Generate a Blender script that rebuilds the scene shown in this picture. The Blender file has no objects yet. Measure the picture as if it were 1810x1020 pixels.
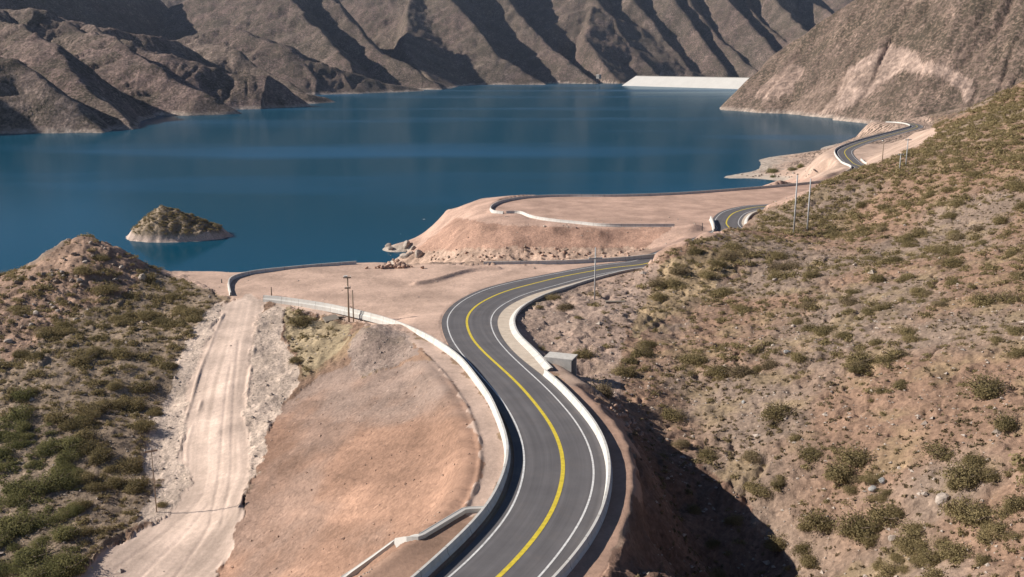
import bpy, math, random
import numpy as np

random.seed(7)
RNG = np.random.default_rng(11)
SC = bpy.context.scene
COL = SC.collection

# ------------------------------------------------------------------ camera, sky, sun, exposure
F, CAMZ = 1738.0, 63.0                       # focal length in photo pixels (1810 wide), eye height over the lake
TH = math.atan(400.0 / F)                    # pitch below the horizon
ST, CT = math.sin(TH), math.cos(TH)
cam = bpy.data.cameras.new("camera")
cam.sensor_width = 36.0
cam.lens = F / 1810.0 * 36.0
cam.clip_end = 20000.0
cam.clip_start = 0.5
camo = bpy.data.objects.new("camera", cam)
camo.location = (0, 0, CAMZ)
camo.rotation_euler = (math.pi / 2 - TH, 0, 0)
COL.objects.link(camo)
SC.camera = camo

SUN_EL, SUN_AZ = math.radians(30.0), math.radians(276.5)      # azimuth clockwise from +Y
w = bpy.data.worlds.new("World")
SC.world = w
w.use_nodes = True
nt = w.node_tree
sky = nt.nodes.new("ShaderNodeTexSky")
sky.sky_type = 'NISHITA'
sky.sun_disc = False
sky.sun_elevation = SUN_EL
sky.sun_rotation = SUN_AZ
sky.altitude = 1400
sky.air_density = 0.75
sky.dust_density = 0.0
nt.links.new(sky.outputs[0], nt.nodes["Background"].inputs[0])
nt.nodes["Background"].inputs[1].default_value = 0.058
sun = bpy.data.lights.new("sun", 'SUN')
sun.energy = 5.0
sun.angle = math.radians(0.5)
sun.color = (1.0, 0.93, 0.83)
suno = bpy.data.objects.new("sun", sun)
sd = (math.sin(SUN_AZ) * math.cos(SUN_EL), math.cos(SUN_AZ) * math.cos(SUN_EL), math.sin(SUN_EL))
from mathutils import Vector
suno.rotation_euler = Vector(sd).to_track_quat('Z', 'Y').to_euler()
COL.objects.link(suno)
SC.view_settings.view_transform = 'Standard'
SC.view_settings.look = 'None'
SC.view_settings.exposure = 0.60
SC.view_settings.gamma = 1.0


# ------------------------------------------------------------------ survey helpers: sight lines to ground points
def kk(py):
    return ST - (510 - py) / F * CT


def P(px, py, z=None, d=None):
    u, v = (px - 905) / F, (510 - py) / F
    if d is None:
        d = (CAMZ - z) / (ST - v * CT)
    return (u * d, d * (CT + v * ST), CAMZ + d * (-ST + v * CT))


ZR_Y = [0, 93, 115, 144, 169, 200, 222, 270, 900]
ZR_Z = [26, 26, 24.8, 22.3, 20.6, 20, 20, 18, 18]


def zr(y):
    return np.interp(y, ZR_Y, ZR_Z)


def PR(px, py, dz=0.0):
    z = 21.0
    for _ in range(25):
        p = P(px, py, z=z + dz)
        z = 0.5 * z + 0.5 * float(zr(p[1]))
    return P(px, py, z=z + dz)


def proj(x, y, z):
    r = z - CAMZ
    dep = np.maximum(y * CT - r * ST, 1e-3)
    return 905 + F * x / dep, 510 - F * (y * ST + r * CT) / dep


def _hash(ix, iy, s):
    h = (ix.astype(np.int64) * 374761393 + iy.astype(np.int64) * 668265263 + s * 144665) & 0x7fffffff
    h = ((h ^ (h >> 13)) * 1274126177) & 0x7fffffff
    h = ((h ^ (h >> 15)) * 2246822519) & 0x7fffffff
    return ((h ^ (h >> 16)) & 0xffff) / 65535.0


def vnoise(x, y, s=0):
    x = np.asarray(x, float); y = np.asarray(y, float)
    ix, iy = np.floor(x), np.floor(y)
    fx, fy = x - ix, y - iy
    fx = fx * fx * fx * (fx * (fx * 6 - 15) + 10); fy = fy * fy * fy * (fy * (fy * 6 - 15) + 10)
    a, b = _hash(ix, iy, s), _hash(ix + 1, iy, s)
    c, d = _hash(ix, iy + 1, s), _hash(ix + 1, iy + 1, s)
    return (a + (b - a) * fx) * (1 - fy) + (c + (d - c) * fx) * fy - 0.5


def fbm(x, y, octs=4, s=0, gain=0.5):
    t = 0; a = 1.0
    for i in range(octs):
        xr = x * (0.8 + 0.0 * i) - y * 0.6; yr = x * 0.6 + y * 0.8
        t = t + a * vnoise(xr, yr, s + i * 17)
        x, y, a = xr * 2.03 + 5.2, yr * 2.03 + 1.7, a * gain
    return t


def sstep(a, b, x):
    t = np.clip((x - a) / (b - a), 0, 1)
    return t * t * (3 - 2 * t)


def inpoly(px, py, poly):
    r = np.zeros(np.shape(px), bool)
    n = len(poly)
    for i in range(n):
        x1, y1 = poly[i]; x2, y2 = poly[(i + 1) % n]
        if y1 == y2:
            continue
        c = ((y1 > py) != (y2 > py)) & (px < (x2 - x1) * (py - y1) / (y2 - y1) + x1)
        r ^= c
    return r


def polydist(x, y, pts, chunk=40000, extra=None):
    """nearest point on a polyline: distance, signed side (+ right), interpolated extras"""
    pts = np.asarray(pts, float)
    a, b = pts[:-1, :2], pts[1:, :2]
    ab = b - a; L2 = (ab ** 2).sum(1)
    ext = None if extra is None else np.asarray(extra, float)
    D = np.empty(x.size); S = np.empty(x.size); E = np.empty(x.size) if ext is not None else None
    for i in range(0, x.size, chunk):
        xx = x[i:i + chunk, None]; yy = y[i:i + chunk, None]
        t = np.clip(((xx - a[:, 0]) * ab[:, 0] + (yy - a[:, 1]) * ab[:, 1]) / L2, 0, 1)
        dx = xx - a[:, 0] - t * ab[:, 0]; dy = yy - a[:, 1] - t * ab[:, 1]
        d2 = dx * dx + dy * dy
        j = d2.argmin(1); r = np.arange(len(j))
        D[i:i + chunk] = np.sqrt(d2[r, j])
        S[i:i + chunk] = np.sign(dx[r, j] * ab[j, 1] - dy[r, j] * ab[j, 0])
        if ext is not None:
            tt = t[r, j]
            E[i:i + chunk] = ext[j] * (1 - tt) + ext[j + 1] * tt
    return D, S, E


def smooth_curve(pts, step=1.0, it=2):
    """Catmull-Rom through points, resampled evenly, lightly smoothed"""
    p = np.asarray(pts, float)
    q = np.vstack([2 * p[0] - p[1], p, 2 * p[-1] - p[-2]])
    out = []
    for i in range(1, len(q) - 2):
        p0, p1, p2, p3 = q[i - 1], q[i], q[i + 1], q[i + 2]
        n = max(2, int(np.linalg.norm(p2 - p1) / (step * 0.5)))
        t = np.linspace(0, 1, n, endpoint=False)[:, None]
        out.append(0.5 * (2 * p1 + (p2 - p0) * t + (2 * p0 - 5 * p1 + 4 * p2 - p3) * t ** 2 + (3 * p1 - p0 - 3 * p2 + p3) * t ** 3))
    out.append(p[-1:])
    c = np.vstack(out)
    for _ in range(3):
        s = np.r_[0, np.cumsum(np.linalg.norm(np.diff(c, axis=0), axis=1))]
        n = max(3, int(s[-1] / step) + 1)
        ss = np.linspace(0, s[-1], n)
        c = np.stack([np.interp(ss, s, c[:, k]) for k in range(c.shape[1])], 1)
        for _ in range(it):
            c[1:-1] = 0.25 * c[:-2] + 0.5 * c[1:-1] + 0.25 * c[2:]
    return c


# ------------------------------------------------------------------ surveyed lines of the road
YEL = [(700, 1170), (800, 1090), (883, 1020), (936, 963), (974.5, 909.7), (991, 865), (997, 835), (996, 811.6), (990, 783.8), (977, 756),
       (960, 730.8), (927, 690), (893, 656.6), (859.6, 626.5), (836.6, 601.8), (827, 581.5), (824.6, 567.8), (827.3, 556.8),
       (839, 543), (862, 528), (896.6, 513.6), (937.8, 502.6), (993, 489), (1046, 479), (1099, 470.5), (1159, 461)]
road_pts = [PR(*p) for p in YEL]
for p in [(1284, 410), (1283, 396), (1288, 384), (1302, 374), (1340, 365), (1400, 357.5)]:
    road_pts.append(PR(*p))
for p in [(1522, 303), (1507, 288), (1495, 275), (1494, 266), (1508, 258), (1535, 248.5), (1568, 239.5), (1602, 230.5), (1621, 224.5), (1614, 219.8), (1592, 216.8), (1560, 215.4)]:
    road_pts.append(PR(*p))
CEN = smooth_curve([(p[0], p[1]) for p in road_pts], step=1.0, it=6)
CEN = np.c_[CEN, zr(CEN[:, 1])]
cz = CEN[:, 2].copy()
for _ in range(60):
    cz[1:-1] = 0.25 * cz[:-2] + 0.5 * cz[1:-1] + 0.25 * cz[2:]
CEN[:, 2] = cz
S_C = np.r_[0, np.cumsum(np.linalg.norm(np.diff(CEN[:, :2], axis=0), axis=1))]
TAN = np.gradient(CEN[:, :2], axis=0)
TAN /= np.linalg.norm(TAN, axis=1)[:, None]
NRM = np.stack([TAN[:, 1], -TAN[:, 0]], 1)            # to the right of travel (away from the camera)


def offs(px_pts, default):
    """arc length -> offset table of a traced line relative to the centre line"""
    w_ = np.array([PR(*p) for p in px_pts])
    d, s, e = polydist(w_[:, 0], w_[:, 1], CEN, extra=S_C)
    o = np.argsort(e)
    v = np.interp(S_C, e[o], (d * s)[o])
    lo, hi = e.min(), e.max()
    m = np.where(S_C > hi, sstep(hi, hi + 40, S_C), 0)
    v = v * (1 - m) + default * m
    for _ in range(40):
        v[1:-1] = 0.25 * v[:-2] + 0.5 * v[1:-1] + 0.25 * v[2:]
    return v


LL = offs([(795, 1020), (865, 949.5), (898, 910), (916.5, 866.6), (925.4, 807.6), (924.4, 791.7), (919.4, 769.8), (907.5, 742), (895, 716.7),
           (868.4, 684), (841.9, 654.8), (815.4, 623), (800.6, 601), (793, 584), (790.7, 569), (793.7, 558), (804.7, 544.5), (825, 528),
           (856.8, 513), (889.8, 503), (931, 493.7), (979, 485.5), (1046, 472), (1099, 464.3)], -3.35)
RL = offs([(953, 1020), (1007.6, 946), (1037.5, 896.5), (1049.5, 850), (1047.7, 815.6), (1040.8, 787.7), (1026.8, 759.9), (1013, 740),
           (1001, 723.8), (965.6, 686.6), (930.3, 654.8), (898.5, 623.9), (878.8, 599.4), (870.6, 584.3), (867.8, 570.6), (870.6, 558),
           (881.5, 544.5), (903.5, 530.8), (931, 518.4), (972, 507), (1046, 488), (1099, 477.5)], 3.35)
GL = offs([(983, 1020), (1016, 982.6), (1048, 936), (1062, 893), (1069.6, 835.5), (1068.6, 805.6), (1058.7, 779.8), (1018.7, 723.8), (983.3, 684.9), (955, 661),
           (926.7, 640.7), (903.5, 618.6), (889.8, 599), (880.9, 581.5), (879.5, 569), (884, 556.8), (896.6, 543), (924, 528), (958, 515), (1020, 499), (1099, 478.5)], 4.2)
GR = offs([(968, 660), (955, 641), (935, 619), (915, 600.8), (905, 584), (903, 570.6), (909.7, 555.5), (923, 542), (950, 526.7), (985.8, 512.5), (1020, 502), (1052.7, 492), (1099, 480.5), (1152, 471.5)], 5.2)

# walls: foot lines in plan
W_LEFT = [PR(*p) for p in [(466, 529), (500, 532), (539, 537.5), (580, 544), (615, 551.5), (660, 562.5), (698, 574), (745, 594), (780, 614), (815, 641), (851, 687), (868, 713), (884, 750),
                           (894, 779), (898, 800), (897, 822), (889, 850), (874, 886), (858, 910), (822, 951), (746, 1022), (690, 1070), (600, 1140)]]
BERM = [(780, 653), (806, 688), (828, 725), (841, 760), (848, 790), (849, 812), (846, 840), (838, 867), (822, 898)]
BENCH = [(1027, 686), (1063, 713), (1090, 742), (1106, 764), (1118, 787), (1126, 824), (1125, 860), (1116, 905), (1100, 955), (1072, 1015), (1040, 1075)]


# ------------------------------------------------------------------ ground survey points (pixel, height z or distance d)
Z = lambda *a: P(a[0], a[1], z=a[2])
D = lambda *a: P(a[0], a[1], d=a[2])
cp = []
cp += [Z(*t) for t in [(420, 500, 20), (500, 490, 20), (560, 510, 20.3), (620, 480, 20), (700, 475, 20), (760, 500, 20.2), (850, 475, 20), (1000, 470, 20),
                       (700, 540, 20.5), (620, 530, 20.4), (740, 570, 20.8), (1100, 463, 20), (410, 482, 20.1), (340, 484, 20.3), (300, 492, 20.5), (450, 520, 20.4), (1150, 455, 19.9)]]
for px, py in [(240, 476), (280, 479), (330, 479), (380, 479), (420, 482), (470, 476), (520, 471), (570, 468), (620, 465), (670, 463)]:
    x, y, z = P(px, py, z=20)
    if px > 270:
        cp += [(x, y, 20), (x * 1.02, y + 5, 18.6)]
    cp += [(x * 1.06, y + 34, -3), (x * 1.2, y + 70, -6)]
for px, zb in [(720, 5), (780, 8), (850, 10.5), (930, 12), (1000, 13), (1080, 14), (1140, 16)]:
    x, y, z = P(px, 462 - (px - 850) * 0.03, z=20)
    cp += [(x, y + 4, 19.2), (x, y + 18, zb)]
# peninsula
cp += [Z(*t) for t in [(690, 450, .2), (682, 438, .2), (710, 412, .4), (750, 386, .4), (790, 368, 13), (850, 350, 17), (920, 346, 17.6), (1000, 345, 18), (880, 372, 18), (1000, 370, 18),
                       (1100, 380, 18), (1180, 395, 18), (1200, 370, 18), (1100, 352, 18), (1300, 350, 18), (1400, 335, 18), (1230, 345, 18), (1250, 385, 18), (950, 388, 17.8),
                       (830, 372, 16.5), (870, 392, 17.6), (920, 399, 17.8), (980, 404, 17.8), (1060, 408, 17.8), (1150, 408, 17.8), (1330, 335, 18), (1450, 326, 18)]]
cp += [D(*t) for t in [(840, 392, 288), (900, 428, 270), (1000, 430, 269), (1080, 428, 268), (780, 440, 300), (800, 402, 302),
                       (850, 455, 266), (930, 455, 264), (1000, 453, 262), (1100, 446, 260), (1150, 430, 262)]]
cp += [Z(720, 454, 1.0), Z(740, 430, 6), Z(700, 430, 2)]
for px, py in [(700, 395), (760, 372), (830, 346), (900, 340), (1000, 340), (1100, 339), (1200, 336), (1300, 328)]:
    x, y, z = P(px, py, z=16)
    cp += [(x, y + 34, -3), (x, y + 70, -6)]
cp += [Z(*t) for t in [(1262, 316, -.3), (1290, 312, .6), (1330, 304, 1.6), (1400, 292, 4), (1440, 300, 9), (1462, 290, 14), (1350, 282, .5), (1440, 279, 4), (1390, 322, -.2), (1330, 320, -.8), (1430, 322, 5), (1300, 296, -2),
                       (1478, 292, 17.9), (1466, 272, 17), (1455, 285, 12), (1540, 241, 17.5), (1560, 232, 12), (1530, 236, 5), (1518, 232, .4), (1545, 225, .6), (1580, 224, 8), (1480, 257, -2), (1440, 270, -1),
                       (1500, 245, -1), (1540, 218, -2), (1540, 290, 19), (1570, 275, 20), (1600, 262, 21), (1560, 262, 18.5), (1640, 250, 22), (1640, 236, 24), (1660, 226, 28), (1620, 240, 18.5), (1605, 214.5, 18), (1570, 214, 17), (1640, 214, 21)]]
cp += [D(1665, 205, 800), D(1630, 209, 800), D(1700, 190, 760)]
# right side of the road, cut bank, hillside
cp += [Z(*t) for t in [(950, 560, 20.8), (1000, 540, 20.6), (1000, 600, 21.2), (1050, 530, 20.6), (1050, 600, 21.3), (1060, 650, 21.2), (980, 650, 21.6), (1100, 500, 20.5), (1100, 560, 21.5), (1140, 480, 20.4), (920, 590, 21.3)]]
cp += [D(*t) for t in [(1170, 437, 205), (1180, 452, 199), (1210, 423, 209), (1250, 408, 221), (1290, 406, 234), (1290, 425, 222), (1325, 412, 241), (1355, 398, 247), (1404, 412, 230), (1427, 405, 233), (1200, 480, 195), (1180, 550, 170),
                       (1450, 332, 262), (1530, 297, 280), (1640, 252, 305), (1700, 217, 325), (1810, 152, 345), (1900, 100, 350), (1388, 374, 254),
                       (1500, 420, 228), (1500, 370, 250), (1600, 420, 205), (1600, 340, 240), (1700, 420, 185), (1700, 320, 225), (1810, 420, 165), (1810, 300, 210), (1810, 220, 270),
                       (1300, 500, 190), (1400, 500, 180), (1500, 500, 170), (1600, 500, 160), (1700, 500, 150), (1810, 500, 140),
                       (1200, 600, 158), (1300, 600, 152), (1400, 600, 144), (1500, 600, 136), (1600, 600, 128), (1700, 600, 121), (1810, 600, 114),
                       (1130, 680, 132), (1200, 700, 130), (1300, 700, 126), (1400, 700, 120), (1500, 700, 114), (1600, 700, 109), (1700, 700, 104), (1810, 700, 98),
                       (1150, 745, 121), (1250, 800, 112), (1350, 800, 109), (1450, 800, 105), (1550, 800, 100), (1650, 800, 95), (1810, 800, 87),
                       (1300, 860, 104), (1400, 900, 98), (1500, 900, 94), (1600, 900, 89), (1700, 900, 84), (1810, 900, 78),
                       (1350, 950, 97), (1410, 1010, 91), (1500, 1010, 86), (1600, 1010, 80), (1700, 1010, 74), (1810, 1010, 69),
                       (1160, 800, 113), (1200, 900, 103), (1250, 1000, 97), (1300, 1020, 96), (1150, 950, 88), (1150, 1020, 82), (1200, 1020, 89)]]
for px, py, dd in [(1450, 332, 262), (1530, 297, 280), (1640, 252, 305), (1700, 217, 325), (1810, 152, 345)]:
    x, y, z = P(px, py, d=dd)
    cp += [(x - 4, y + 30, max(19, z - 9)), (x, y + 90, max(20, z - 22))]
for p in BENCH:
    x, y, z = PR(*p)
    cp += [(x, y, z - .15)]
for p in BERM + [(800, 930), (740, 1000), (690, 1040)]:
    x, y, z = PR(*p)
    cp += [(x, y, z - .1)]
# left fill slope, dirt track, left knoll
cp += [D(*t) for t in [(650, 600, 153), (640, 580, 160), (600, 590, 163), (640, 665, 140), (720, 640, 140), (755, 700, 123), (700, 700, 127), (640, 700, 132), (560, 680, 145), (500, 720, 142),
                       (800, 800, 102), (740, 800, 107), (650, 800, 113), (550, 800, 121), (470, 800, 127),
                       (795, 880, 92), (740, 900, 94), (650, 900, 100), (550, 900, 107), (450, 900, 114), (690, 960, 91), (600, 1000, 93), (500, 1000, 100), (400, 1000, 107), (620, 1040, 89),
                       (430, 545, 178), (420, 600, 162), (400, 680, 147), (385, 760, 134), (380, 850, 122), (350, 920, 115), (280, 1000, 107.2),
                       (500, 560, 172), (560, 570, 169), (530, 620, 158), (480, 650, 152),
                       (340, 620, 161), (300, 720, 145), (280, 800, 132), (320, 850, 124.5), (250, 930, 115),
                       (150, 417, 200), (120, 421, 200), (185, 422, 200), (225, 448, 198), (258, 468, 200), (300, 482, 203), (60, 474, 192), (20, 490, 190), (-30, 500, 188), (90, 442, 197),
                       (150, 480, 185), (100, 550, 175), (200, 540, 178), (300, 540, 180), (0, 560, 168.4), (0, 650, 149), (100, 650, 149), (200, 650, 150),
                       (0, 760, 131.5), (100, 760, 132), (200, 760, 133), (0, 860, 121), (100, 860, 121), (200, 870, 120.5), (0, 960, 109.5), (100, 960, 109), (0, 1020, 105), (120, 1020, 104.5)]]
for px, py in [(-60, 490), (0, 490), (60, 474), (110, 424), (150, 417), (190, 424), (230, 450)]:
    x, y, z = P(px, py, d=196)
    cp += [(x, y + 34, -3), (x, y + 70, -6)]
for px in range(-200, 1250, 120):
    for dd in (450, 600, 760):
        x, y, z = P(px, 300, d=dd)
        cp.append((x, y, -7))
cp += [(-75, 70, 9), (-95, 100, 11), (-115, 150, 13), (-135, 200, 9), (-160, 120, 4), (-70, 45, 8), (-45, 45, 8), (-150, 250, -4)]
CP = np.array(cp)
_n = len(CP)
_r = np.hypot(CP[:, None, 0] - CP[None, :, 0], CP[:, None, 1] - CP[None, :, 1])
_A = np.zeros((_n + 3, _n + 3))
_A[:_n, :_n] = _r + np.eye(_n) * -0.6
_A[:_n, _n] = 1; _A[:_n, _n + 1:] = CP[:, :2]
_A[_n, :_n] = 1; _A[_n + 1:, :_n] = CP[:, :2].T
_W = np.linalg.solve(_A, np.r_[CP[:, 2], 0, 0, 0])


def rbf(x, y, chunk=20000):
    o = np.empty(x.size)
    for i in range(0, x.size, chunk):
        xx = x[i:i + chunk]; yy = y[i:i + chunk]
        r = np.sqrt((xx[:, None] - CP[:, 0]) ** 2 + (yy[:, None] - CP[:, 1]) ** 2)
        o[i:i + chunk] = r @ _W[:_n] + _W[_n] + xx * _W[_n + 1] + yy * _W[_n + 2]
    return o


# ------------------------------------------------------------------ mountain ridges: crest points (pixel, distance) and side slope
RIDGES = [        # (slope toward the viewer's left, slope to the right, crest from top to foot)
    # near left massif
    (0.52, 0.75, [(-260, -20, 1250), (0, 10, 1450), (48, 12, 1450), (144, 38, 1480), (240, 62, 1520), (302, 70, 1560), (360, 100, 1600), (418, 112, 1640)]),
    (0.50, 1.0, [(144, 38, 1480), (222, 74, 1400), (274, 93, 1380), (343, 106, 1400), (412, 127, 1420), (480, 134, 1440), (510, 155, 1440), (552, 190, 1440)]),
    (0.48, 1.0, [(120, 40, 1450), (215, 75, 1330), (295, 125, 1260), (360, 165, 1230), (432, 203, 1230)]),
    (0.50, .85, [(-60, 10, 1300), (40, 45, 1180), (110, 85, 1090), (160, 150, 1020), (215, 214, 960)]),
    (0.55, .8, [(-300, 30, 1000), (-60, 75, 990), (30, 100, 960), (105, 165, 930), (165, 232, 900)]),
    (0.55, .95, [(343, 70, 1700), (418, 89, 1640), (478, 132, 1600), (540, 165, 1560), (575, 172, 1580)]),
    # massif behind, in shade, and the lit shoulder beside it
    (1.0, 0.6, [(-350, -40, 1700), (0, -60, 2100), (140, -45, 2500), (235, -45, 2850)]),
    (0.75, .8, [(480, -50, 3350), (418, 10, 3000), (366, 24, 2850), (328, 52, 2700), (302, 74, 2560)]),
    # second massif
    (0.47, 1.15, [(530, -75, 2950), (600, 14, 2700), (645, 58, 2600), (679, 96, 2480), (730, 123, 2400), (770, 148, 2340)]),
    (0.45, .85, [(490, -70, 2900), (522, 0, 2600), (560, 52, 2430), (612, 108, 2230)]),
    (0.42, .40, [(400, 40, 2300), (450, 66, 2180), (500, 80, 2120), (535, 103, 2080), (617, 124, 2110), (686, 147, 2140), (740, 157, 2240)]),
    (0.50, .9, [(535, 103, 2080), (552, 125, 2020), (560, 160, 1960)]),
    (0.50, .9, [(600, 122, 2100), (618, 140, 2060), (632, 165, 2020)]),
    # centre massif
    (0.66, 1.2, [(840, -90, 3700), (902, 0, 3400), (929, 34, 3300), (964, 79, 3180), (1012, 113, 3040), (1048, 143, 2960)]),
    (0.60, 1.1, [(760, -90, 3500), (790, -10, 3250), (825, 25, 3120), (856, 62, 3010), (880, 95, 2920), (930, 128, 2860), (960, 146, 2830)]),
    (2.0, .42, [(732, -40, 3400), (722, 34, 3100), (722, 69, 2930), (715, 93, 2800), (730, 118, 2640), (768, 147, 2420)]),
    # fourth massif and the fluted wall over the dam
    (0.5, 1.1, [(1010, -100, 3900), (1055, 0, 3500), (1087, 34, 3400), (1108, 70, 3300), (1140, 105, 3200), (1165, 132, 3150)]),
    (2.0, .42, [(1046, 10, 3450), (1040, 45, 3300), (1030, 70, 3200), (1060, 110, 3080), (1085, 140, 2990)]),
    (0.85, 1.2, [(1085, -90, 3950), (1125, 0, 3560), (1172, 58, 3420), (1222, 125, 3250)]),
    (0.85, 1.1, [(1150, -90, 3900), (1192, -4, 3560), (1232, 50, 3440), (1283, 125, 3230)]),
    (0.90, 1.2, [(1190, -90, 3980), (1224, 6, 3600), (1270, 62, 3460), (1318, 110, 3270), (1350, 140, 3150)]),
    (0.85, 1.1, [(1258, -90, 3900), (1290, 0, 3600), (1328, 40, 3440), (1376, 98, 3250), (1400, 130, 3150)]),
    (0.9, 1.2, [(1290, -90, 4000), (1322, 10, 3660), (1368, 55, 3480), (1414, 95, 3300), (1450, 130, 3150)]),
    (0.9, 1.1, [(1352, -90, 3900), (1376, 0, 3640), (1404, 36, 3480), (1440, 70, 3280), (1500, 130, 3150)]),
    (0.8, 1.0, [(1390, -70, 4100), (1420, -4, 3800), (1450, 12, 3700), (1490, 40, 3500), (1560, 100, 3300)]),
    (0.6, .6, [(300, -200, 4600), (900, -180, 4600), (1300, -120, 4700), (1460, -20, 4600), (1500, -6, 4400), (1700, -60, 4500)]),
]
HILL_R = (0.86, 1.0, [(1306, 172, 1470), (1328, 137, 1440), (1362, 106, 1400), (1400, 76, 1350), (1445, 42, 1320), (1490, 10, 1300), (1600, -75, 1250), (1810, -230, 1150), (2100, -330, 1050)])
RIDGES.append(HILL_R)
RIDGES = [(a_, b_, np.array([P(*q_[:2], d=q_[2]) for q_ in c_])) for a_, b_, c_ in RIDGES]
# the mountain left of the view whose shadow falls over the near left shore
RIDGES.append((.95, .95, np.array([(-960, 1320, 250), (-830, 1040, 232), (-765, 950, 200), (-735, 880, 160), (-740, 760, 90)])))


def ridges(x, y):
    far = sstep(500, 800, y)
    wx = x + far * (17 * fbm(x / 170, y / 170, 3, 3) + 6 * fbm(x / 45, y / 45, 2, 9))
    wy = y + far * (17 * fbm(x / 170 + 40, y / 170, 3, 5) + 6 * fbm(x / 45, y / 45 + 31, 2, 8))
    best = np.full(x.size, -60.0)
    al = np.zeros(x.size); dd = np.zeros(x.size)
    for k_, (s0, s1, q) in enumerate(RIDGES):
        L = np.r_[0, np.cumsum(np.hypot(*np.diff(q[:, :2], axis=0).T))]
        d, s, e = polydist(wx, wy, q, extra=L)
        h = np.interp(e, L, q[:, 2]) - np.where(s > 0, s0, s1) * (np.sqrt(d * d + 16) - 4)
        up = h > best
        best = np.where(up, h, best); al = np.where(up, e + k_ * 991 + .25 * d, al); dd = np.where(up, d, dd)
    hh = np.clip(best, 0, 400)
    calm = 1 - .25 * ((x > 250) & (y < 1700))
    amp = np.clip(hh * 0.085, 0, 8) * calm
    rid = 1 - 2 * np.abs(fbm(wx / 85, wy / 85, 4, 21))
    best = best + amp * (rid - 0.75) + np.clip(hh * .05, 0, 2.2) * calm * fbm(x / 16, y / 16, 3, 33) * 1.5
    for wl_, am_, sd_ in ((62, 8.0, 37), (23, 3.6, 38)):
        g_ = np.abs(fbm(al / wl_, dd / (wl_ * 4.5), 3, sd_, .55))
        best = best - am_ * np.clip(hh / 40, 0, 1) * sstep(4, 40, dd) * np.clip(.20 - g_, 0, .20) * 5 * far
    return best


# ------------------------------------------------------------------ masks (photo outlines laid on the ground they show)
LAYBY = [(861, 373), (870, 359), (892, 352.5), (950, 346), (1080, 345.3), (1240, 338.5), (1410, 324.5), (1500, 312), (1490, 330), (1420, 356), (1345, 366), (1300, 378), (1285, 395), (1275, 402), (1192, 403), (1065, 402.5), (1020, 398.5), (975, 394), (940, 388), (920, 380), (893, 380)]
M_TRACK = [(398, 540), (430, 520), (472, 530), (455, 580), (442, 660), (432, 720), (437, 780), (443, 850), (420, 930), (385, 1030), (120, 1030), (200, 965), (300, 900), (347, 855), (318, 800), (330, 690), (370, 590)]
M_BANKL = [(362, 548), (400, 532), (332, 690), (320, 800), (347, 855), (290, 910), (236, 925), (292, 850), (250, 842), (262, 760), (296, 690), (330, 610)]
M_BANKR = [(452, 560), (500, 536), (498, 600), (535, 660), (500, 720), (470, 800), (442, 860), (436, 780), (430, 720), (442, 640)]
M_RED = [(480, 740), (560, 665), (622, 640), (640, 670), (720, 640), (770, 640), (806, 688), (828, 725), (845, 780), (848, 812), (838, 867), (815, 905), (740, 955), (610, 1030), (385, 1030), (420, 930), (445, 860), (470, 800)]
M_RED2 = [(830, 905), (740, 955), (600, 1035), (760, 1035), (860, 925)]
M_MOUND = [(618, 605), (640, 577), (700, 580), (728, 600), (735, 625), (640, 668), (622, 648)]
M_SHL = [(470, 530), (620, 553), (700, 576), (780, 616), (850, 690), (886, 755), (896, 800), (894, 822), (870, 886), (740, 1030), (690, 1030), (815, 905), (838, 867), (849, 812), (828, 725), (780, 653), (735, 610), (640, 572), (500, 545)]
M_PLAT = [(270, 476), (400, 478), (620, 464), (680, 450), (850, 462), (1165, 448), (1165, 462), (940, 506), (840, 536), (785, 575), (795, 615), (740, 592), (620, 548), (470, 527), (410, 528), (330, 500)]
M_PEN = [(665, 445), (690, 400), (750, 370), (850, 338), (1240, 330), (1490, 310), (1400, 355), (1300, 378), (1275, 412), (1215, 425), (1165, 448), (1000, 466), (850, 470), (690, 462)]
M_PENRED = [(730, 445), (805, 385), (900, 398), (1060, 403), (1190, 402), (1140, 440), (1000, 440), (860, 440)]
M_PENROCK = [(680, 470), (700, 435), (740, 445), (850, 438), (1000, 438), (1150, 437), (1160, 452), (1000, 466), (850, 468)]
M_BARE = [(905, 610), (915, 560), (1000, 508), (1165, 465), (1150, 520), (1110, 580), (1095, 640), (1105, 700), (1060, 700), (1000, 668)]
M_BENCH = [(955, 665), (1010, 672), (1063, 708), (1100, 745), (1122, 787), (1130, 824), (1128, 860), (1116, 905), (1100, 955), (1060, 1030), (970, 1030), (1075, 860), (1060, 760)]
M_RAV = [(1120, 750), (1180, 790), (1290, 860), (1420, 1030), (1050, 1030), (1110, 955), (1128, 860), (1128, 800)]
M_YELG = [(1160, 470), (1230, 440), (1330, 440), (1300, 480), (1180, 560), (1120, 600), (1130, 520)]
M_BUSHL = [(-60, 490), (60, 470), (150, 410), (260, 462), (330, 485), (388, 530), (340, 590), (300, 690), (264, 760), (250, 842), (296, 852), (240, 920), (120, 1030), (-60, 1030)]
M_FARR = [(1270, 330), (1340, 270), (1480, 255), (1540, 210), (1640, 205), (1660, 240), (1620, 260), (1520, 300), (1470, 320)]
M_SCAR = [(1500, 118), (1545, 92), (1575, 80), (1618, 92), (1625, 110), (1680, 118), (1715, 140), (1728, 158), (1710, 180), (1690, 150), (1640, 128), (1590, 128), (1540, 165), (1500, 190), (1440, 205), (1480, 165)]
M_SCAR2 = [(1400, 110), (1420, 122), (1395, 165), (1350, 180), (1330, 170), (1370, 135)]


def lawn_masks(x, y, z):
    px, py = proj(x, y, z)
    ds = np.clip(120.0 / np.maximum(y, 30), 0.25, 1.4)
    jx = px + 16 * ds * fbm(x / 2.5, y / 2.5, 3, 61)
    jy = py + 10 * ds * fbm(x / 2.5, y / 2.5, 3, 71)
    return px, py, jx, jy


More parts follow.
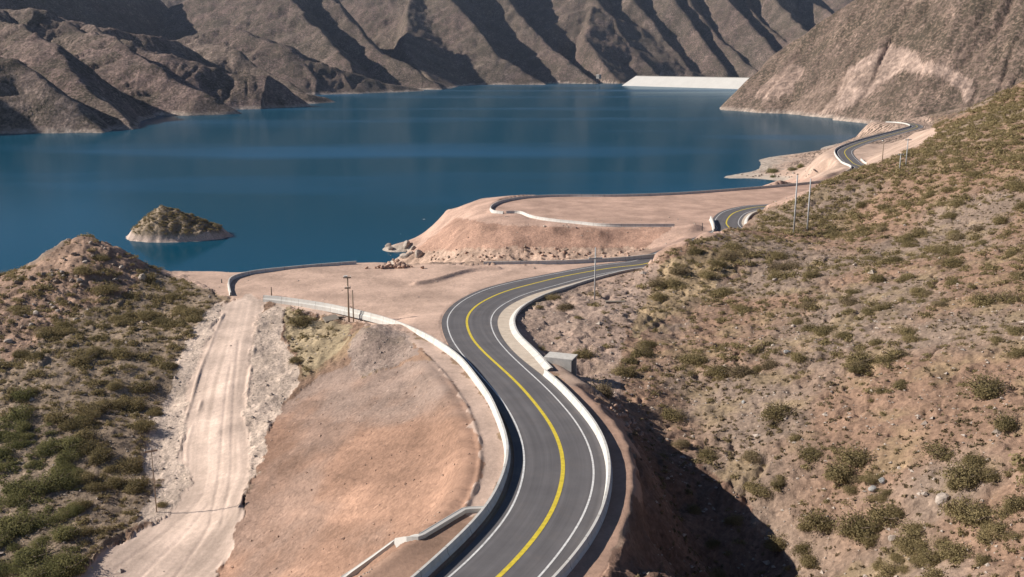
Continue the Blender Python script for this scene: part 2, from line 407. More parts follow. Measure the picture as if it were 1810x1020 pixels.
def bump_line(x, y, pts, wid, amp):
    q = np.array(pts)
    lo = q[:, :2].min(0) - 6; hi = q[:, :2].max(0) + 6
    m = (x > lo[0]) & (x < hi[0]) & (y > lo[1]) & (y < hi[1])
    out = np.zeros(x.size)
    if m.any():
        d, s, e = polydist(x[m], y[m], q)
        out[m] = amp * np.exp(-(d / wid) ** 2)
    return out


BERM_W = smooth_curve([PR(*p) for p in [(745, 620)] + BERM], step=1.0, it=2)
BUND = smooth_curve([P(*p) for p in [(735, 504, 20.2), (770, 497, 20.2), (800, 489, 20.1), (835, 480, 20), (880, 477, 20)]], 1.0)
RUTS = [smooth_curve([P(*p) for p in q_], 1.0) for q_ in (
    [(362, 868, 12), (322, 915, 10.8), (262, 965, 9.8), (170, 1040, 9)], [(372, 885, 11.7), (335, 935, 10.5), (285, 985, 9.6), (228, 1045, 9)],
    [(385, 900, 11.4), (360, 950, 10.3), (325, 1000, 9.5), (295, 1045, 9)], [(408, 640, 17.3), (398, 700, 15.6), (392, 770, 14), (386, 850, 12.4), (372, 920, 11)],
    [(422, 600, 18.5), (414, 680, 16.2), (410, 760, 14.2), (408, 850, 12.4), (392, 930, 10.8)])]
TRK = {'a': smooth_curve([P(*p) for p in [(395, 548, 20), (372, 605, 18), (345, 680, 15.5), (322, 760, 13.6), (318, 800, 13)]], 1.0),
       'b': smooth_curve([P(*p) for p in [(455, 590, 18.4), (442, 660, 16.5), (434, 720, 15), (440, 780, 13.8), (443, 850, 12.4), (420, 920, 11), (390, 1010, 9.4)]], 1.0),
       'c': smooth_curve([P(*p) for p in [(345, 860, 12.2), (300, 905, 10.6), (240, 945, 9.3), (140, 1015, 8.6), (100, 1045, 8.2)]], 1.0),
       'd': smooth_curve([P(*p) for p in [(355, 700, 15.4), (328, 790, 13.3), (350, 852, 12.3)]], 1.0)}


def height(x, y, masks=False):
    x = np.asarray(x, float).ravel(); y = np.asarray(y, float).ravel()
    n = x.size
    near = y < 800
    h = np.full(n, -9.0)
    rough = np.ones(n)
    if near.any():
        xn, yn = x[near], y[near]
        b = rbf(xn, yn)
        b = np.clip(b, -9, 200)
        f = sstep(770, 798, yn) * (xn < 250)
        b = b * (1 - f) + -9 * f
        # road bed
        m = (yn > 40) & (yn < 780) & (xn > -40) & (xn < 340)
        carve = np.zeros(xn.size); zc = np.zeros(xn.size); road = np.zeros(xn.size, bool); sgn = np.zeros(xn.size)
        d, s, e = polydist(xn[m], yn[m], CEN, extra=np.arange(len(CEN), dtype=float))
        zz = np.interp(e, np.arange(len(CEN)), CEN[:, 2])
        sd_ = d * s
        lim = np.where(sd_ < 0, 8.2, 7.0)
        farm = yn[m] > 230
        lim = np.where(farm, 6.0, lim)
        cut = (yn[m] > 203) & (yn[m] < 256) & (sd_ > 0)
        lim = np.where(cut, 4.7, lim)
        lim = np.where((yn[m] >= 256) & (yn[m] < 345) & (sd_ > 0), 4.7 + 2.6 * sstep(256, 268, yn[m]), lim)
        bn_ = (yn[m] < 114) & (sd_ > 0)
        lim = np.where(bn_, 6.1, lim)
        c = 1 - sstep(lim, lim + np.where(cut | bn_, np.where(bn_, 1.6, 2.2), np.where(yn[m] > 480, 16.0, 4.0)), d)
        carve[m] = c; zc[m] = zz
        al = np.interp(e, np.arange(len(CEN)), LL - 1.1); ar = np.interp(e, np.arange(len(CEN)), GL + 0.25)
        under = (sd_ > al - .1) & (sd_ < ar + .1)
        sgn[m] = under
        b = b * (1 - carve) + (zc - 0.03) * carve
        lx, ly = proj(xn, yn, np.full(xn.size, 18.0))
        lay = inpoly(lx, ly, LAYBY) & (yn > 268) & (yn < 420)
        b[lay] = 17.93
        px, py, jx, jy = lawn_masks(xn, yn, b)
        r = np.ones(xn.size)
        for poly, v in ((M_PLAT, .14), (M_PEN, .22), (M_PENRED, .5), (M_TRACK, .05), (M_BANKL, .45), (M_BANKR, .65), (M_RED, .30), (M_RED2, .3), (M_SHL, .10), (M_BUSHL, .7), (M_BARE, .85), (M_BENCH, .12), (M_FARR, .2), (M_PENROCK, 1.0), (M_MOUND, .6)):
            r[inpoly(jx, jy, poly)] = v
        r = np.minimum(r, 1 - 0.93 * sstep(0.1, 0.9, carve))
        r[lay] = np.minimum(r[lay], .07)
        und = b < 0.5
        r[und] = np.minimum(r[und], .5)
        det = 1.0 * fbm(xn / 19, yn / 19, 3, 1) + 0.34 * fbm(xn / 2.6, yn / 2.6, 4, 2, .6) * 1.3
        rk = np.abs(fbm(xn / 9 + 7, yn / 9, 4, 44))
        det -= .8 * np.clip(.12 - rk, 0, .2) * 5 * (r > .8)
        near_knoll = inpoly(px, py, [(60, 470), (150, 405), (270, 470), (200, 560), (0, 700), (-20, 560)])
        det = det + near_knoll * .8 * fbm(xn / 2.2, yn / 2.2, 4, 77, .6)
        det += .22 * fbm(xn / .9, yn / .9, 2, 5) * (yn < 260)
        b = b + det * r * np.where(yn < 60, .5, 1)
        b += bump_line(xn, yn, BERM_W, .28, .22) * (.6 + .8 * np.abs(vnoise(xn / 3, yn / 3, 91)) * 2)
        b += bump_line(xn, yn, BUND, .8, .7)
        for q_ in RUTS:
            b -= bump_line(xn, yn, q_, .24, .07)
        for (px_, py_, z_), sg_, am_ in (((1032, 652, 21), 1.9, -1.5), ((668, 602, 21), 4.2, 1.7), ((690, 588, 21), 3.0, .9), ((640, 598, 21), 2.6, .8)):
            cx_, cy_, _z = P(px_, py_, z=z_)
            b += am_ * np.exp(-((xn - cx_) ** 2 + (yn - cy_) ** 2) / sg_ ** 2)
        rl = inpoly(jx, jy, M_RED)
        b -= rl * .9 * np.clip(.13 - np.abs(vnoise((xn * .68 + yn * .73) / 1.5 + .5 * vnoise(xn / 4, yn / 4, 97), (yn * .68 - xn * .73) / 20, 95)), 0, .13)
        b += inpoly(jx, jy, M_RAV) * (1 - sstep(0, .25, carve)) * .6 * fbm(xn / 3.5, yn / 3.5, 3, 93)
        for k_ in TRK:
            b += bump_line(xn, yn, TRK[k_], .26, .22) * np.clip(.35 + 2.2 * vnoise(xn / 4, yn / 4, 92), 0, 1.3)
        # under the pavement the ground stays just below it
        b = np.where(sgn > .5, np.minimum(b, zc - 0.10), b)
        h[near] = b; rough[near] = r
    far = y > 520
    if far.any():
        hr = ridges(x[far], y[far])
        h[far] = np.maximum(h[far], hr)
    if masks:
        return h, rough
    return h


def hz(px, py, dmin=55, dmax=760, n=900):
    """first ground point on the sight line through a photo pixel"""
    ds = np.exp(np.linspace(math.log(dmin), math.log(dmax), n))
    u, v = (px - 905) / F, (510 - py) / F
    x = u * ds; y = ds * (CT + v * ST); z = CAMZ + ds * (-ST + v * CT)
    g = height(x, y)
    i = int(np.argmax(g >= z))
    if not (g >= z).any():
        return P(px, py, z=0)
    if i == 0:
        return (x[0], y[0], g[0])
    a = (z - g)[i - 1]; b_ = (g - z)[i]
    t = a / (a + b_ + 1e-9)
    dd = ds[i - 1] + t * (ds[i] - ds[i - 1])
    X, Y = u * dd, dd * (CT + v * ST)
    return (X, Y, float(height([X], [Y])[0]))


# ------------------------------------------------------------------ object helpers
def tag(o, label=None, cat=None, group=None, kind=None):
    if label: o['label'] = label
    if cat: o['category'] = cat
    if group: o['group'] = group
    if kind: o['kind'] = kind
    return o


def empty(name, loc, label, cat, group=None, rz=0.0):
    o = bpy.data.objects.new(name, None)
    o.empty_display_size = 0.3
    o.location = loc; o.rotation_euler = (0, 0, rz)
    COL.objects.link(o)
    return tag(o, label, cat, group)


class MB:
    def __init__(s):
        s.v = []; s.f = []

    def box(s, c, size, rz=0.0, taper=1.0):
        sx, sy, sz = [k / 2 for k in size]
        b = len(s.v); ca, sa = math.cos(rz), math.sin(rz)
        for dz in (-1, 1):
            t = taper if dz > 0 else 1.0
            for dx, dy in ((-1, -1), (1, -1), (1, 1), (-1, 1)):
                x, y = dx * sx * t, dy * sy * t
                s.v.append((c[0] + x * ca - y * sa, c[1] + x * sa + y * ca, c[2] + dz * sz))
        s.f += [(b, b + 3, b + 2, b + 1), (b + 4, b + 5, b + 6, b + 7)] + [(b + i, b + (i + 1) % 4, b + 4 + (i + 1) % 4, b + 4 + i) for i in range(4)]

    def tube(s, a, b_, r0, r1, n=8):
        a, b_ = Vector(a), Vector(b_)
        q = (b_ - a).to_track_quat('Z', 'Y')
        k = len(s.v)
        for p, r in ((a, r0), (b_, r1)):
            for i in range(n):
                t = 2 * math.pi * i / n
                s.v.append(tuple(p + q @ Vector((r * math.cos(t), r * math.sin(t), 0))))
        s.f += [(k + i, k + (i + 1) % n, k + n + (i + 1) % n, k + n + i) for i in range(n)]
        s.f += [tuple(k + i for i in range(n))[::-1], tuple(k + n + i for i in range(n))]

    def build(s, name, mat, parent=None, smooth=False):
        me = bpy.data.meshes.new(name)
        me.from_pydata(s.v, [], s.f)
        me.materials.append(mat)
        if smooth:
            me.polygons.foreach_set("use_smooth", [True] * len(me.polygons))
        me.update()
        o = bpy.data.objects.new(name, me)
        COL.objects.link(o)
        if parent: o.parent = parent
        return o


def np_mesh(name, verts, faces, mat, smooth=True, color=None, nv=4):
    me = bpy.data.meshes.new(name)
    verts = np.asarray(verts, np.float32); faces = np.asarray(faces, np.int32)
    me.vertices.add(len(verts)); me.vertices.foreach_set("co", verts.ravel())
    nf = len(faces)
    me.loops.add(nf * nv); me.loops.foreach_set("vertex_index", faces.ravel())
    me.polygons.add(nf)
    me.polygons.foreach_set("loop_start", np.arange(0, nf * nv, nv, dtype=np.int32))
    me.polygons.foreach_set("loop_total", np.full(nf, nv, np.int32))
    me.polygons.foreach_set("use_smooth", np.full(nf, smooth, bool))
    me.update(calc_edges=True)
    if color is not None:
        a = me.attributes.new("soil", 'FLOAT_COLOR', 'POINT')
        a.data.foreach_set("color", (color if color.shape[1] == 4 else np.c_[color, np.ones(len(color))]).astype(np.float32).ravel())
    me.materials.append(mat)
    o = bpy.data.objects.new(name, me)
    COL.objects.link(o)
    return o


def new_mat(name):
    m = bpy.data.materials.new(name)
    m.use_nodes = True
    t = m.node_tree
    return m, t, t.nodes["Principled BSDF"]


def N(t, ty, **kw):
    n = t.nodes.new(ty)
    for k_, v in kw.items():
        if k_ in n.inputs: n.inputs[k_].default_value = v
        else: setattr(n, k_, v)
    return n


def noise(t, scale, detail=4, rough=0.6, vec=None):
    n = N(t, "ShaderNodeTexNoise")
    n.inputs["Scale"].default_value = scale; n.inputs["Detail"].default_value = detail; n.inputs["Roughness"].default_value = rough
    if vec is not None: t.links.new(vec, n.inputs["Vector"])
    return n


def ramp(t, src, stops):
    r = t.nodes.new("ShaderNodeValToRGB")
    e = r.color_ramp.elements
    while len(e) < len(stops): e.new(0.5)
    for i, (p, c) in enumerate(stops):
        e[i].position = p
        e[i].color = (c[0], c[1], c[2], 1) if hasattr(c, '__len__') else (c, c, c, 1)
    t.links.new(src, r.inputs[0])
    return r


def mix(t, a, b, fac, mode='MIX'):
    m = t.nodes.new("ShaderNodeMix")
    m.data_type = 'RGBA'; m.blend_type = mode
    for s_, v in ((m.inputs[0], fac), (m.inputs[6], a), (m.inputs[7], b)):
        if hasattr(v, 'links') or isinstance(v, bpy.types.NodeSocket): t.links.new(v, s_)
        elif hasattr(v, '__len__'): s_.default_value = (v[0], v[1], v[2], 1)
        else: s_.default_value = v
    return m.outputs[2]


def bump(t, src, strength, dist, bsdf):
    b = t.nodes.new("ShaderNodeBump")
    b.inputs["Strength"].default_value = strength; b.inputs["Distance"].default_value = dist
    t.links.new(src, b.inputs["Height"]); t.links.new(b.outputs[0], bsdf.inputs["Normal"])
    return b


def soil_material(name, fine, coarse, bd, stones=True, contrast=1.0, brush=0):
    m, t, b = new_mat(name)
    geo = t.nodes.new("ShaderNodeNewGeometry").outputs["Position"]
    att = N(t, "ShaderNodeAttribute", attribute_name="soil")
    at, al = att.outputs["Color"], att.outputs["Alpha"]
    n1 = noise(t, coarse, 6, .65, geo); n2 = noise(t, fine, 5, .7, geo)
    lo, hi = 1 - .38 * contrast, 1 + .42 * contrast
    r1 = ramp(t, n1.outputs["Fac"], [(.3, lo + .12), (.7, hi - .12)]); r2 = ramp(t, n2.outputs["Fac"], [(.28, lo), (.5, 1.0), (.72, hi)])
    ar = ramp(t, al, [(.04, .28), (.5, 1.0)])
    c = mix(t, at, r1.outputs[0], 1.0, 'MULTIPLY'); c = mix(t, c, r2.outputs[0], ar.outputs[0], 'MULTIPLY')
    hgt = n2.outputs["Fac"]
    if stones:
        v = N(t, "ShaderNodeTexVoronoi"); v.inputs["Scale"].default_value = fine * 1.1; t.links.new(geo, v.inputs["Vector"])
        rs = ramp(t, v.outputs["Color"], [(.0, .55), (.35, .92), (.85, 1.08), (1.0, 1.7)])
        sf = N(t, "ShaderNodeMath", operation='MULTIPLY'); sf.inputs[1].default_value = .75; t.links.new(ar.outputs[0], sf.inputs[0])
        c = mix(t, c, rs.outputs[0], sf.outputs[0], 'MULTIPLY')
    if brush:
        nc = noise(t, .085, 4, .75, geo); rc = ramp(t, nc.outputs["Fac"], [(.32, .62), (.5, 1.0), (.68, 1.38)])
        c = mix(t, c, rc.outputs[0], 1.0, 'MULTIPLY')
    if brush:       # scattered far-off scrub too small to model one by one
        nb1 = noise(t, brush, 3, .7, geo); nb2 = noise(t, brush * .09, 3, .6, geo)
        ad = N(t, "ShaderNodeMath", operation='MULTIPLY_ADD'); ad.inputs[1].default_value = .35
        t.links.new(nb2.outputs["Fac"], ad.inputs[0]); t.links.new(nb1.outputs["Fac"], ad.inputs[2])
        bare = N(t, "ShaderNodeSeparateColor"); t.links.new(at, bare.inputs[0])
        rb = ramp(t, ad.outputs[0], [(.62, 0), (.72, .85)])
        keep = ramp(t, bare.outputs[0], [(.20, 1), (.235, .6), (.28, .1)])
        fb = N(t, "ShaderNodeMath", operation='MULTIPLY'); t.links.new(rb.outputs[0], fb.inputs[0]); t.links.new(keep.outputs[0], fb.inputs[1])
        c = mix(t, c, (.062, .052, .036), fb.outputs[0])
    t.links.new(c, b.inputs["Base Color"])
    b.inputs["Roughness"].default_value = .95; b.inputs["Specular IOR Level"].default_value = .15
    bn = bump(t, hgt, 0.9, bd, b); t.links.new(ar.outputs[0], bn.inputs["Strength"])
    return m


M_GROUND = soil_material("dry_soil", 2.2, .16, .22, True, .9)
M_HILL = soil_material("mountain_soil", .22, .02, 4.0, True, 1.0, .30)


def plain(name, col, rough=.8, var=.15, scale=3.0, bd=0.01, spec=.3):
    m, t, b = new_mat(name)
    geo = t.nodes.new("ShaderNodeNewGeometry").outputs["Position"]
    n1 = noise(t, scale, 5, .65, geo)
    r = ramp(t, n1.outputs["Fac"], [(.3, 1 - var), (.7, 1 + var)])
    t.links.new(mix(t, col, r.outputs[0], 1.0, 'MULTIPLY'), b.inputs["Base Color"])
    b.inputs["Roughness"].default_value = rough; b.inputs["Specular IOR Level"].default_value = spec
    if bd: bump(t, n1.outputs["Fac"], .6, bd, b)
    return m


M_WALL = plain("white_painted_concrete", (.54, .52, .49), .8, .07, 1.2, .01)
M_GUTTER = plain("pale_concrete", (.55, .46, .37), .85, .10, .9, .01)
for m_, every in ((M_WALL, 4.0), (M_GUTTER, 3.0)):      # casting joints and run-off stains
    t = m_.node_tree; b = t.nodes["Principled BSDF"]
    src = b.inputs["Base Color"].links[0].from_socket
    uvn = N(t, "ShaderNodeUVMap"); uvn.uv_map = "lane"
    sp = N(t, "ShaderNodeSeparateXYZ"); t.links.new(uvn.outputs[0], sp.inputs[0])
    md = N(t, "ShaderNodeMath", operation='MODULO'); md.inputs[1].default_value = every; t.links.new(sp.outputs[1], md.inputs[0])
    lt = N(t, "ShaderNodeMath", operation='LESS_THAN'); lt.inputs[1].default_value = .07; t.links.new(md.outputs[0], lt.inputs[0])
    geo = t.nodes.new("ShaderNodeNewGeometry").outputs["Position"]
    mp = N(t, "ShaderNodeMapping"); mp.inputs["Scale"].default_value = (1.1, 1.1, .15); t.links.new(geo, mp.inputs[0])
    ns = noise(t, 1.0, 5, .7, mp.outputs[0]); rs = ramp(t, ns.outputs["Fac"], [(.35, (.70, .64, .57)), (.55, 1.0)])
    c = mix(t, src, rs.outputs[0], .4, 'MULTIPLY')
    fj = N(t, "ShaderNodeMath", operation='MULTIPLY'); fj.inputs[1].default_value = .7; t.links.new(lt.outputs[0], fj.inputs[0])
    t.links.new(mix(t, c, (.10, .09, .08), fj.outputs[0]), b.inputs["Base Color"])
M_CONC = plain("grey_concrete", (.52, .49, .45), .85, .15, 2.0, .02)
M_WHITE = plain("white_road_paint", (.60, .59, .58), .6, .30, 2.5, 0)
M_YELLOW = plain("yellow_road_paint", (.60, .46, .045), .6, .22, 2.5, 0)
M_WOOD = plain("weathered_wood", (.30, .225, .165), .9, .2, 6.0, .01)
M_STEEL = plain("galvanised_pole", (.40, .40, .40), .6, .1, 3.0, 0)
M_DARK = plain("dark_iron", (.03, .03, .035), .6, .1, 3.0, 0)
M_CERAM = plain("pale_insulator", (.7, .68, .64), .4, .05, 3.0, 0)
M_ROCK = plain("pale_rock", (.36, .30, .255), .9, .35, 1.5, .08)
M_ROCKR = plain("reddish_rock", (.40, .265, .20), .9, .35, 1.5, .08)
M_ROCKB = plain("brown_rock", (.24, .18, .14), .9, .35, 1.5, .08)
M_ROCKG = plain("grey_rock", (.30, .29, .28), .9, .3, 2.0, .05)
M_DAM = plain("white_concrete_face", (.46, .44, .415), .8, .06, .04, 0)

m, t, b = new_mat("asphalt")
geo = t.nodes.new("ShaderNodeNewGeometry").outputs["Position"]
n1 = noise(t, .25, 5, .6, geo); n2 = noise(t, 40, 3, .7, geo)
uvn = N(t, "ShaderNodeUVMap"); uvn.uv_map = "lane"
sep = N(t, "ShaderNodeSeparateXYZ"); t.links.new(uvn.outputs[0], sep.inputs[0])
wv = N(t, "ShaderNodeMath", operation='SINE'); ml = N(t, "ShaderNodeMath", operation='MULTIPLY'); ml.inputs[1].default_value = 3.6
t.links.new(sep.outputs[0], ml.inputs[0]); t.links.new(ml.outputs[0], wv.inputs[0])
mp = N(t, "ShaderNodeMapping"); mp.inputs["Scale"].default_value = (2.2, .03, 1); t.links.new(uvn.outputs[0], mp.inputs[0])
n3 = noise(t, 1.0, 4, .6, mp.outputs[0])
r1 = ramp(t, n1.outputs["Fac"], [(.3, (.105, .098, .102)), (.7, (.132, .124, .128))])
r3 = ramp(t, n3.outputs["Fac"], [(.3, .86), (.7, 1.14)])
rw = ramp(t, wv.outputs[0], [(.0, .95), (1., 1.05)])
r2 = ramp(t, n2.outputs["Fac"], [(.3, .85), (.7, 1.15)])
c = mix(t, r1.outputs[0], r3.outputs[0], 1., 'MULTIPLY'); c = mix(t, c, r2.outputs[0], 1., 'MULTIPLY'); c = mix(t, c, rw.outputs[0], 1., 'MULTIPLY')
nd = noise(t, .35, 5, .7, geo); rd = ramp(t, nd.outputs["Fac"], [(.5, 0), (.8, .55)])
ab_ = N(t, "ShaderNodeMath", operation='ABSOLUTE'); t.links.new(sep.outputs[0], ab_.inputs[0])
re = ramp(t, ab_.outputs[0], [(0, .15), (1, .15)]); me_ = N(t, "ShaderNodeMapRange"); me_.inputs[1].default_value = 3.0; me_.inputs[2].default_value = 5.2; me_.inputs[3].default_value = .25; me_.inputs[4].default_value = 1.6
t.links.new(ab_.outputs[0], me_.inputs[0]); md = N(t, "ShaderNodeMath", operation='MULTIPLY'); t.links.new(rd.outputs[0], md.inputs[0]); t.links.new(me_.outputs[0], md.inputs[1])
c = mix(t, c, (.27, .21, .175), md.outputs[0])
t.links.new(c, b.inputs["Base Color"]); b.inputs["Roughness"].default_value = .8; b.inputs["Specular IOR Level"].default_value = .25
M_ASPH = m

# water: deep teal body, calm lanes that mirror the mountains and ruffled lanes with reflected sky blue partly painted in
m, t, b = new_mat("lake_water")
geo = t.nodes.new("ShaderNodeNewGeometry").outputs["Position"]
mp = N(t, "ShaderNodeMapping"); mp.inputs["Scale"].default_value = (.0009, .0034, 1); t.links.new(geo, mp.inputs[0])
nb = noise(t, 1.0, 4, .55, mp.outputs[0])
mpl = N(t, "ShaderNodeMapping"); mpl.inputs["Location"].default_value = (.36, -6.1, 0); mpl.inputs["Scale"].default_value = (1 / 330, 1 / 118, 0); t.links.new(geo, mpl.inputs[0])
lane = N(t, "ShaderNodeTexGradient", gradient_type='SPHERICAL'); t.links.new(mpl.outputs[0], lane.inputs[0])
la = N(t, "ShaderNodeMath", operation='MULTIPLY_ADD'); la.inputs[1].default_value = .22; t.links.new(lane.outputs["Fac"], la.inputs[0]); t.links.new(nb.outputs["Fac"], la.inputs[2])
ruf = ramp(t, la.outputs[0], [(.52, 0.0), (.76, 1.0)])
mpw = N(t, "ShaderNodeMapping"); mpw.inputs["Scale"].default_value = (.45, .8, 1); t.links.new(geo, mpw.inputs[0])
nw = noise(t, 1.0, 3, .6, mpw.outputs[0])
bw = t.nodes.new("ShaderNodeBump"); bw.inputs["Distance"].default_value = .12
st = ramp(t, ruf.outputs[0], [(0, .12), (1, .5)])
t.links.new(st.outputs[0], bw.inputs["Strength"]); t.links.new(nw.outputs["Fac"], bw.inputs["Height"]); t.links.new(bw.outputs[0], b.inputs["Normal"])
cw = ramp(t, ruf.outputs[0], [(0, (.003, .050, .088)), (1, (.005, .074, .158))])  # bluer body colour on ruffled lanes stands in for sky reflection
t.links.new(cw.outputs[0], b.inputs["Base Color"])
rr = ramp(t, ruf.outputs[0], [(0, .13), (1, .28)])
t.links.new(rr.outputs[0], b.inputs["Roughness"])
b.inputs["Specular IOR Level"].default_value = 0.0
b.inputs["Roughness"].default_value = 1.0
for l_ in list(b.inputs["Roughness"].links): t.links.remove(l_)
df = t.nodes.new("ShaderNodeBsdfDiffuse"); t.links.new(cw.outputs[0], df.inputs[0])
gl = t.nodes.new("ShaderNodeBsdfGlossy"); gl.inputs[0].default_value = (.8, .92, 1, 1)
t.links.new(rr.outputs[0], gl.inputs["Roughness"]); t.links.new(bw.outputs[0], gl.inputs["Normal"])
fr = t.nodes.new("ShaderNodeFresnel"); fr.inputs[0].default_value = 1.30; t.links.new(bw.outputs[0], fr.inputs["Normal"])
fm = N(t, "ShaderNodeMath", operation='MULTIPLY'); t.links.new(fr.outputs[0], fm.inputs[0]); fm.inputs[1].default_value = .48
ms = t.nodes.new("ShaderNodeMixShader"); t.links.new(fm.outputs[0], ms.inputs[0]); t.links.new(df.outputs[0], ms.inputs[1]); t.links.new(gl.outputs[0], ms.inputs[2])
t.links.new(ms.outputs[0], t.nodes["Material Output"].inputs[0]); t.nodes.remove(b)
M_WATER = m


def leaf_material(name, c0, c1):
    m, t, b = new_mat(name)
    oi = t.nodes.new("ShaderNodeObjectInfo")
    geo = t.nodes.new("ShaderNodeNewGeometry").outputs["Position"]
    n1 = noise(t, .55, 3, .7, geo); n2 = noise(t, 5, 2, .6, geo)
    ad = N(t, "ShaderNodeMath", operation='ADD'); t.links.new(n1.outputs["Fac"], ad.inputs[0])
    mu = N(t, "ShaderNodeMath", operation='MULTIPLY_ADD'); t.links.new(oi.outputs["Random"], mu.inputs[0]); mu.inputs[1].default_value = .4; mu.inputs[2].default_value = -.2
    t.links.new(mu.outputs[0], ad.inputs[1])
    r = ramp(t, ad.outputs[0], [(.3, c0), (.7, c1)])
    r2 = ramp(t, n2.outputs["Fac"], [(.3, .7), (.7, 1.35)])
    cl = mix(t, r.outputs[0], r2.outputs[0], 1., 'MULTIPLY')
    t.links.new(cl, b.inputs["Base Color"])
    b.inputs["Roughness"].default_value = .9; b.inputs["Specular IOR Level"].default_value = .1
    tr = t.nodes.new("ShaderNodeBsdfTranslucent"); t.links.new(cl, tr.inputs[0])
    ms = t.nodes.new("ShaderNodeMixShader"); ms.inputs[0].default_value = .38
    t.links.new(b.outputs[0], ms.inputs[1]); t.links.new(tr.outputs[0], ms.inputs[2])
    t.links.new(ms.outputs[0], t.nodes["Material Output"].inputs[0])
    return m


M_LEAF = leaf_material("olive_foliage", (.185, .15, .075), (.29, .23, .12))
M_LEAFG = leaf_material("green_foliage", (.145, .142, .06), (.235, .215, .095))
M_LEAFD = leaf_material("dry_foliage", (.19, .145, .09), (.28, .22, .13))
M_TWIG = plain("twigs", (.12, .09, .065), .9, .2, 4.0, 0)

# ------------------------------------------------------------------ ground and hills
def albedo_near(x, y, z, r):
    n = x.size
    px, py, jx, jy = lawn_masks(x, y, z)
    c = np.empty((n, 3))
    g1 = fbm(x / 22, y / 22, 4, 101); g2 = fbm(x / 5, y / 5, 4, 111)
    brown = np.array([.255, .163, .115]); scree = np.array([.24, .177, .138]); grass = np.array([.275, .205, .118])
    a = sstep(-.15, .3, g1)[:, None]; bb = sstep(.05, .5, g2)[:, None]
    c[:] = brown * (1 - a) + scree * a
    c[:] = c * (1 - .55 * bb) + grass * .55 * bb
    def put(poly, col, var=.10, seed=5, sc=6.0, k_=1.0):
        mm = inpoly(jx, jy, poly)
        v = 1 + var * 2 * fbm(x[mm] / sc, y[mm] / sc, 4, seed)
        c[mm] = c[mm] * (1 - k_) + k_ * np.array(col) * v[:, None]
    put(M_BUSHL, (.275, .205, .148), .2)
    put([(60, 470), (150, 405), (262, 462), (240, 510), (120, 560), (20, 640), (-40, 600), (-40, 500)], (.31, .205, .15), .3, sc=2.5)
    put(M_YELG, (.33, .24, .15), .2)
    put(M_FARR, (.43, .31, .245), .15)
    put(M_RAV, (.185, .115, .085), .25)  # ravine soil coloured darker to deepen the embankment's shade there
    put(M_PLAT, (.50, .35, .275), .10)
    put(M_PEN, (.43, .288, .226), .12)
    put(M_PENRED, (.355, .218, .162), .2, sc=4.0)
    put(M_PENROCK, (.40, .28, .215), .3, sc=2.0)
    put(M_BARE, (.36, .262, .212), .18, k_=.8)
    put(M_BENCH, (.34, .22, .165), .08)
    put(M_SHL, (.47, .345, .28), .08)
    put(M_BANKL, (.53, .42, .345), .12)
    put(M_BANKR, (.52, .41, .335), .16)
    put(M_TRACK, (.52, .40, .33), .08)
    put(M_RED, (.285, .172, .122), .16, sc=9.0)
    put(M_RED2, (.28, .178, .13), .14)
    
    mm = inpoly(jx, jy, M_RED)
    cu = x[mm] * .68 + y[mm] * .73; cv = y[mm] * .68 - x[mm] * .73
    c[mm] *= (1 + .22 * vnoise(cu / .8, cv / 11, 137) + .22 * vnoise(cu / 2.6, cv / 16, 138))[:, None]
    # pinkish grey blotches across the fill slope
    mm = inpoly(jx, jy, M_RED)
    q = sstep(.0, .45, fbm(x[mm] / 9, y[mm] / 14, 4, 131))[:, None] * .45
    q = np.maximum(q, sstep(770, 630, py[mm] + 130 * fbm(x[mm] / 7, y[mm] / 9, 3, 133))[:, None] * .85)
    c[mm] = c[mm] * (1 - q) + np.array([.265, .198, .166]) * q
    put(M_MOUND, (.265, .208, .182), .14, sc=2.0, k_=.75)
    # yellowish grassy patch at the head of the little bush plot
    put([(500, 545), (560, 565), (625, 575), (600, 620), (545, 665), (505, 600)], (.36, .28, .18), .2)
    # wheel ruts on the dirt track
    for s_, off in ((205, 0), (211, 5)):
        pass
    trk = inpoly(px, py, M_TRACK)
    if trk.any():
        ctr = smooth_curve([P(*p) for p in [(435, 530, 20.4), (420, 600, 18.5), (400, 680, 16), (388, 760, 14.2), (385, 850, 12.4), (350, 920, 10.9), (290, 990, 9.4), (230, 1060, 8.4)]], 1.0)
        d, s, e = polydist(x[trk], y[trk], ctr, extra=np.arange(len(ctr), dtype=float))
        u = d * s
        st_ = vnoise(u * 1.6, e * .03, 141) + .6 * vnoise(u * 4.5, e * .05, 151)
        c[trk] *= (1 + .17 * st_ * 1.5)[:, None]
        br = np.exp(-((u - .6) / 1.6) ** 2) * .14
        c[trk] *= (1 + br)[:, None]
        lo = sstep(2.0, 4.5, -u)
        c[trk] *= (1 - .16 * lo)[:, None]
    # pale drawdown band at the lake
    sh = sstep(2.4, .6, z + 1.2 * g2)[:, None] * (y > 200)[:, None]
    c = c * (1 - sh) + np.array([.44, .37, .31]) * sh
    return np.clip(c, .02, .75)


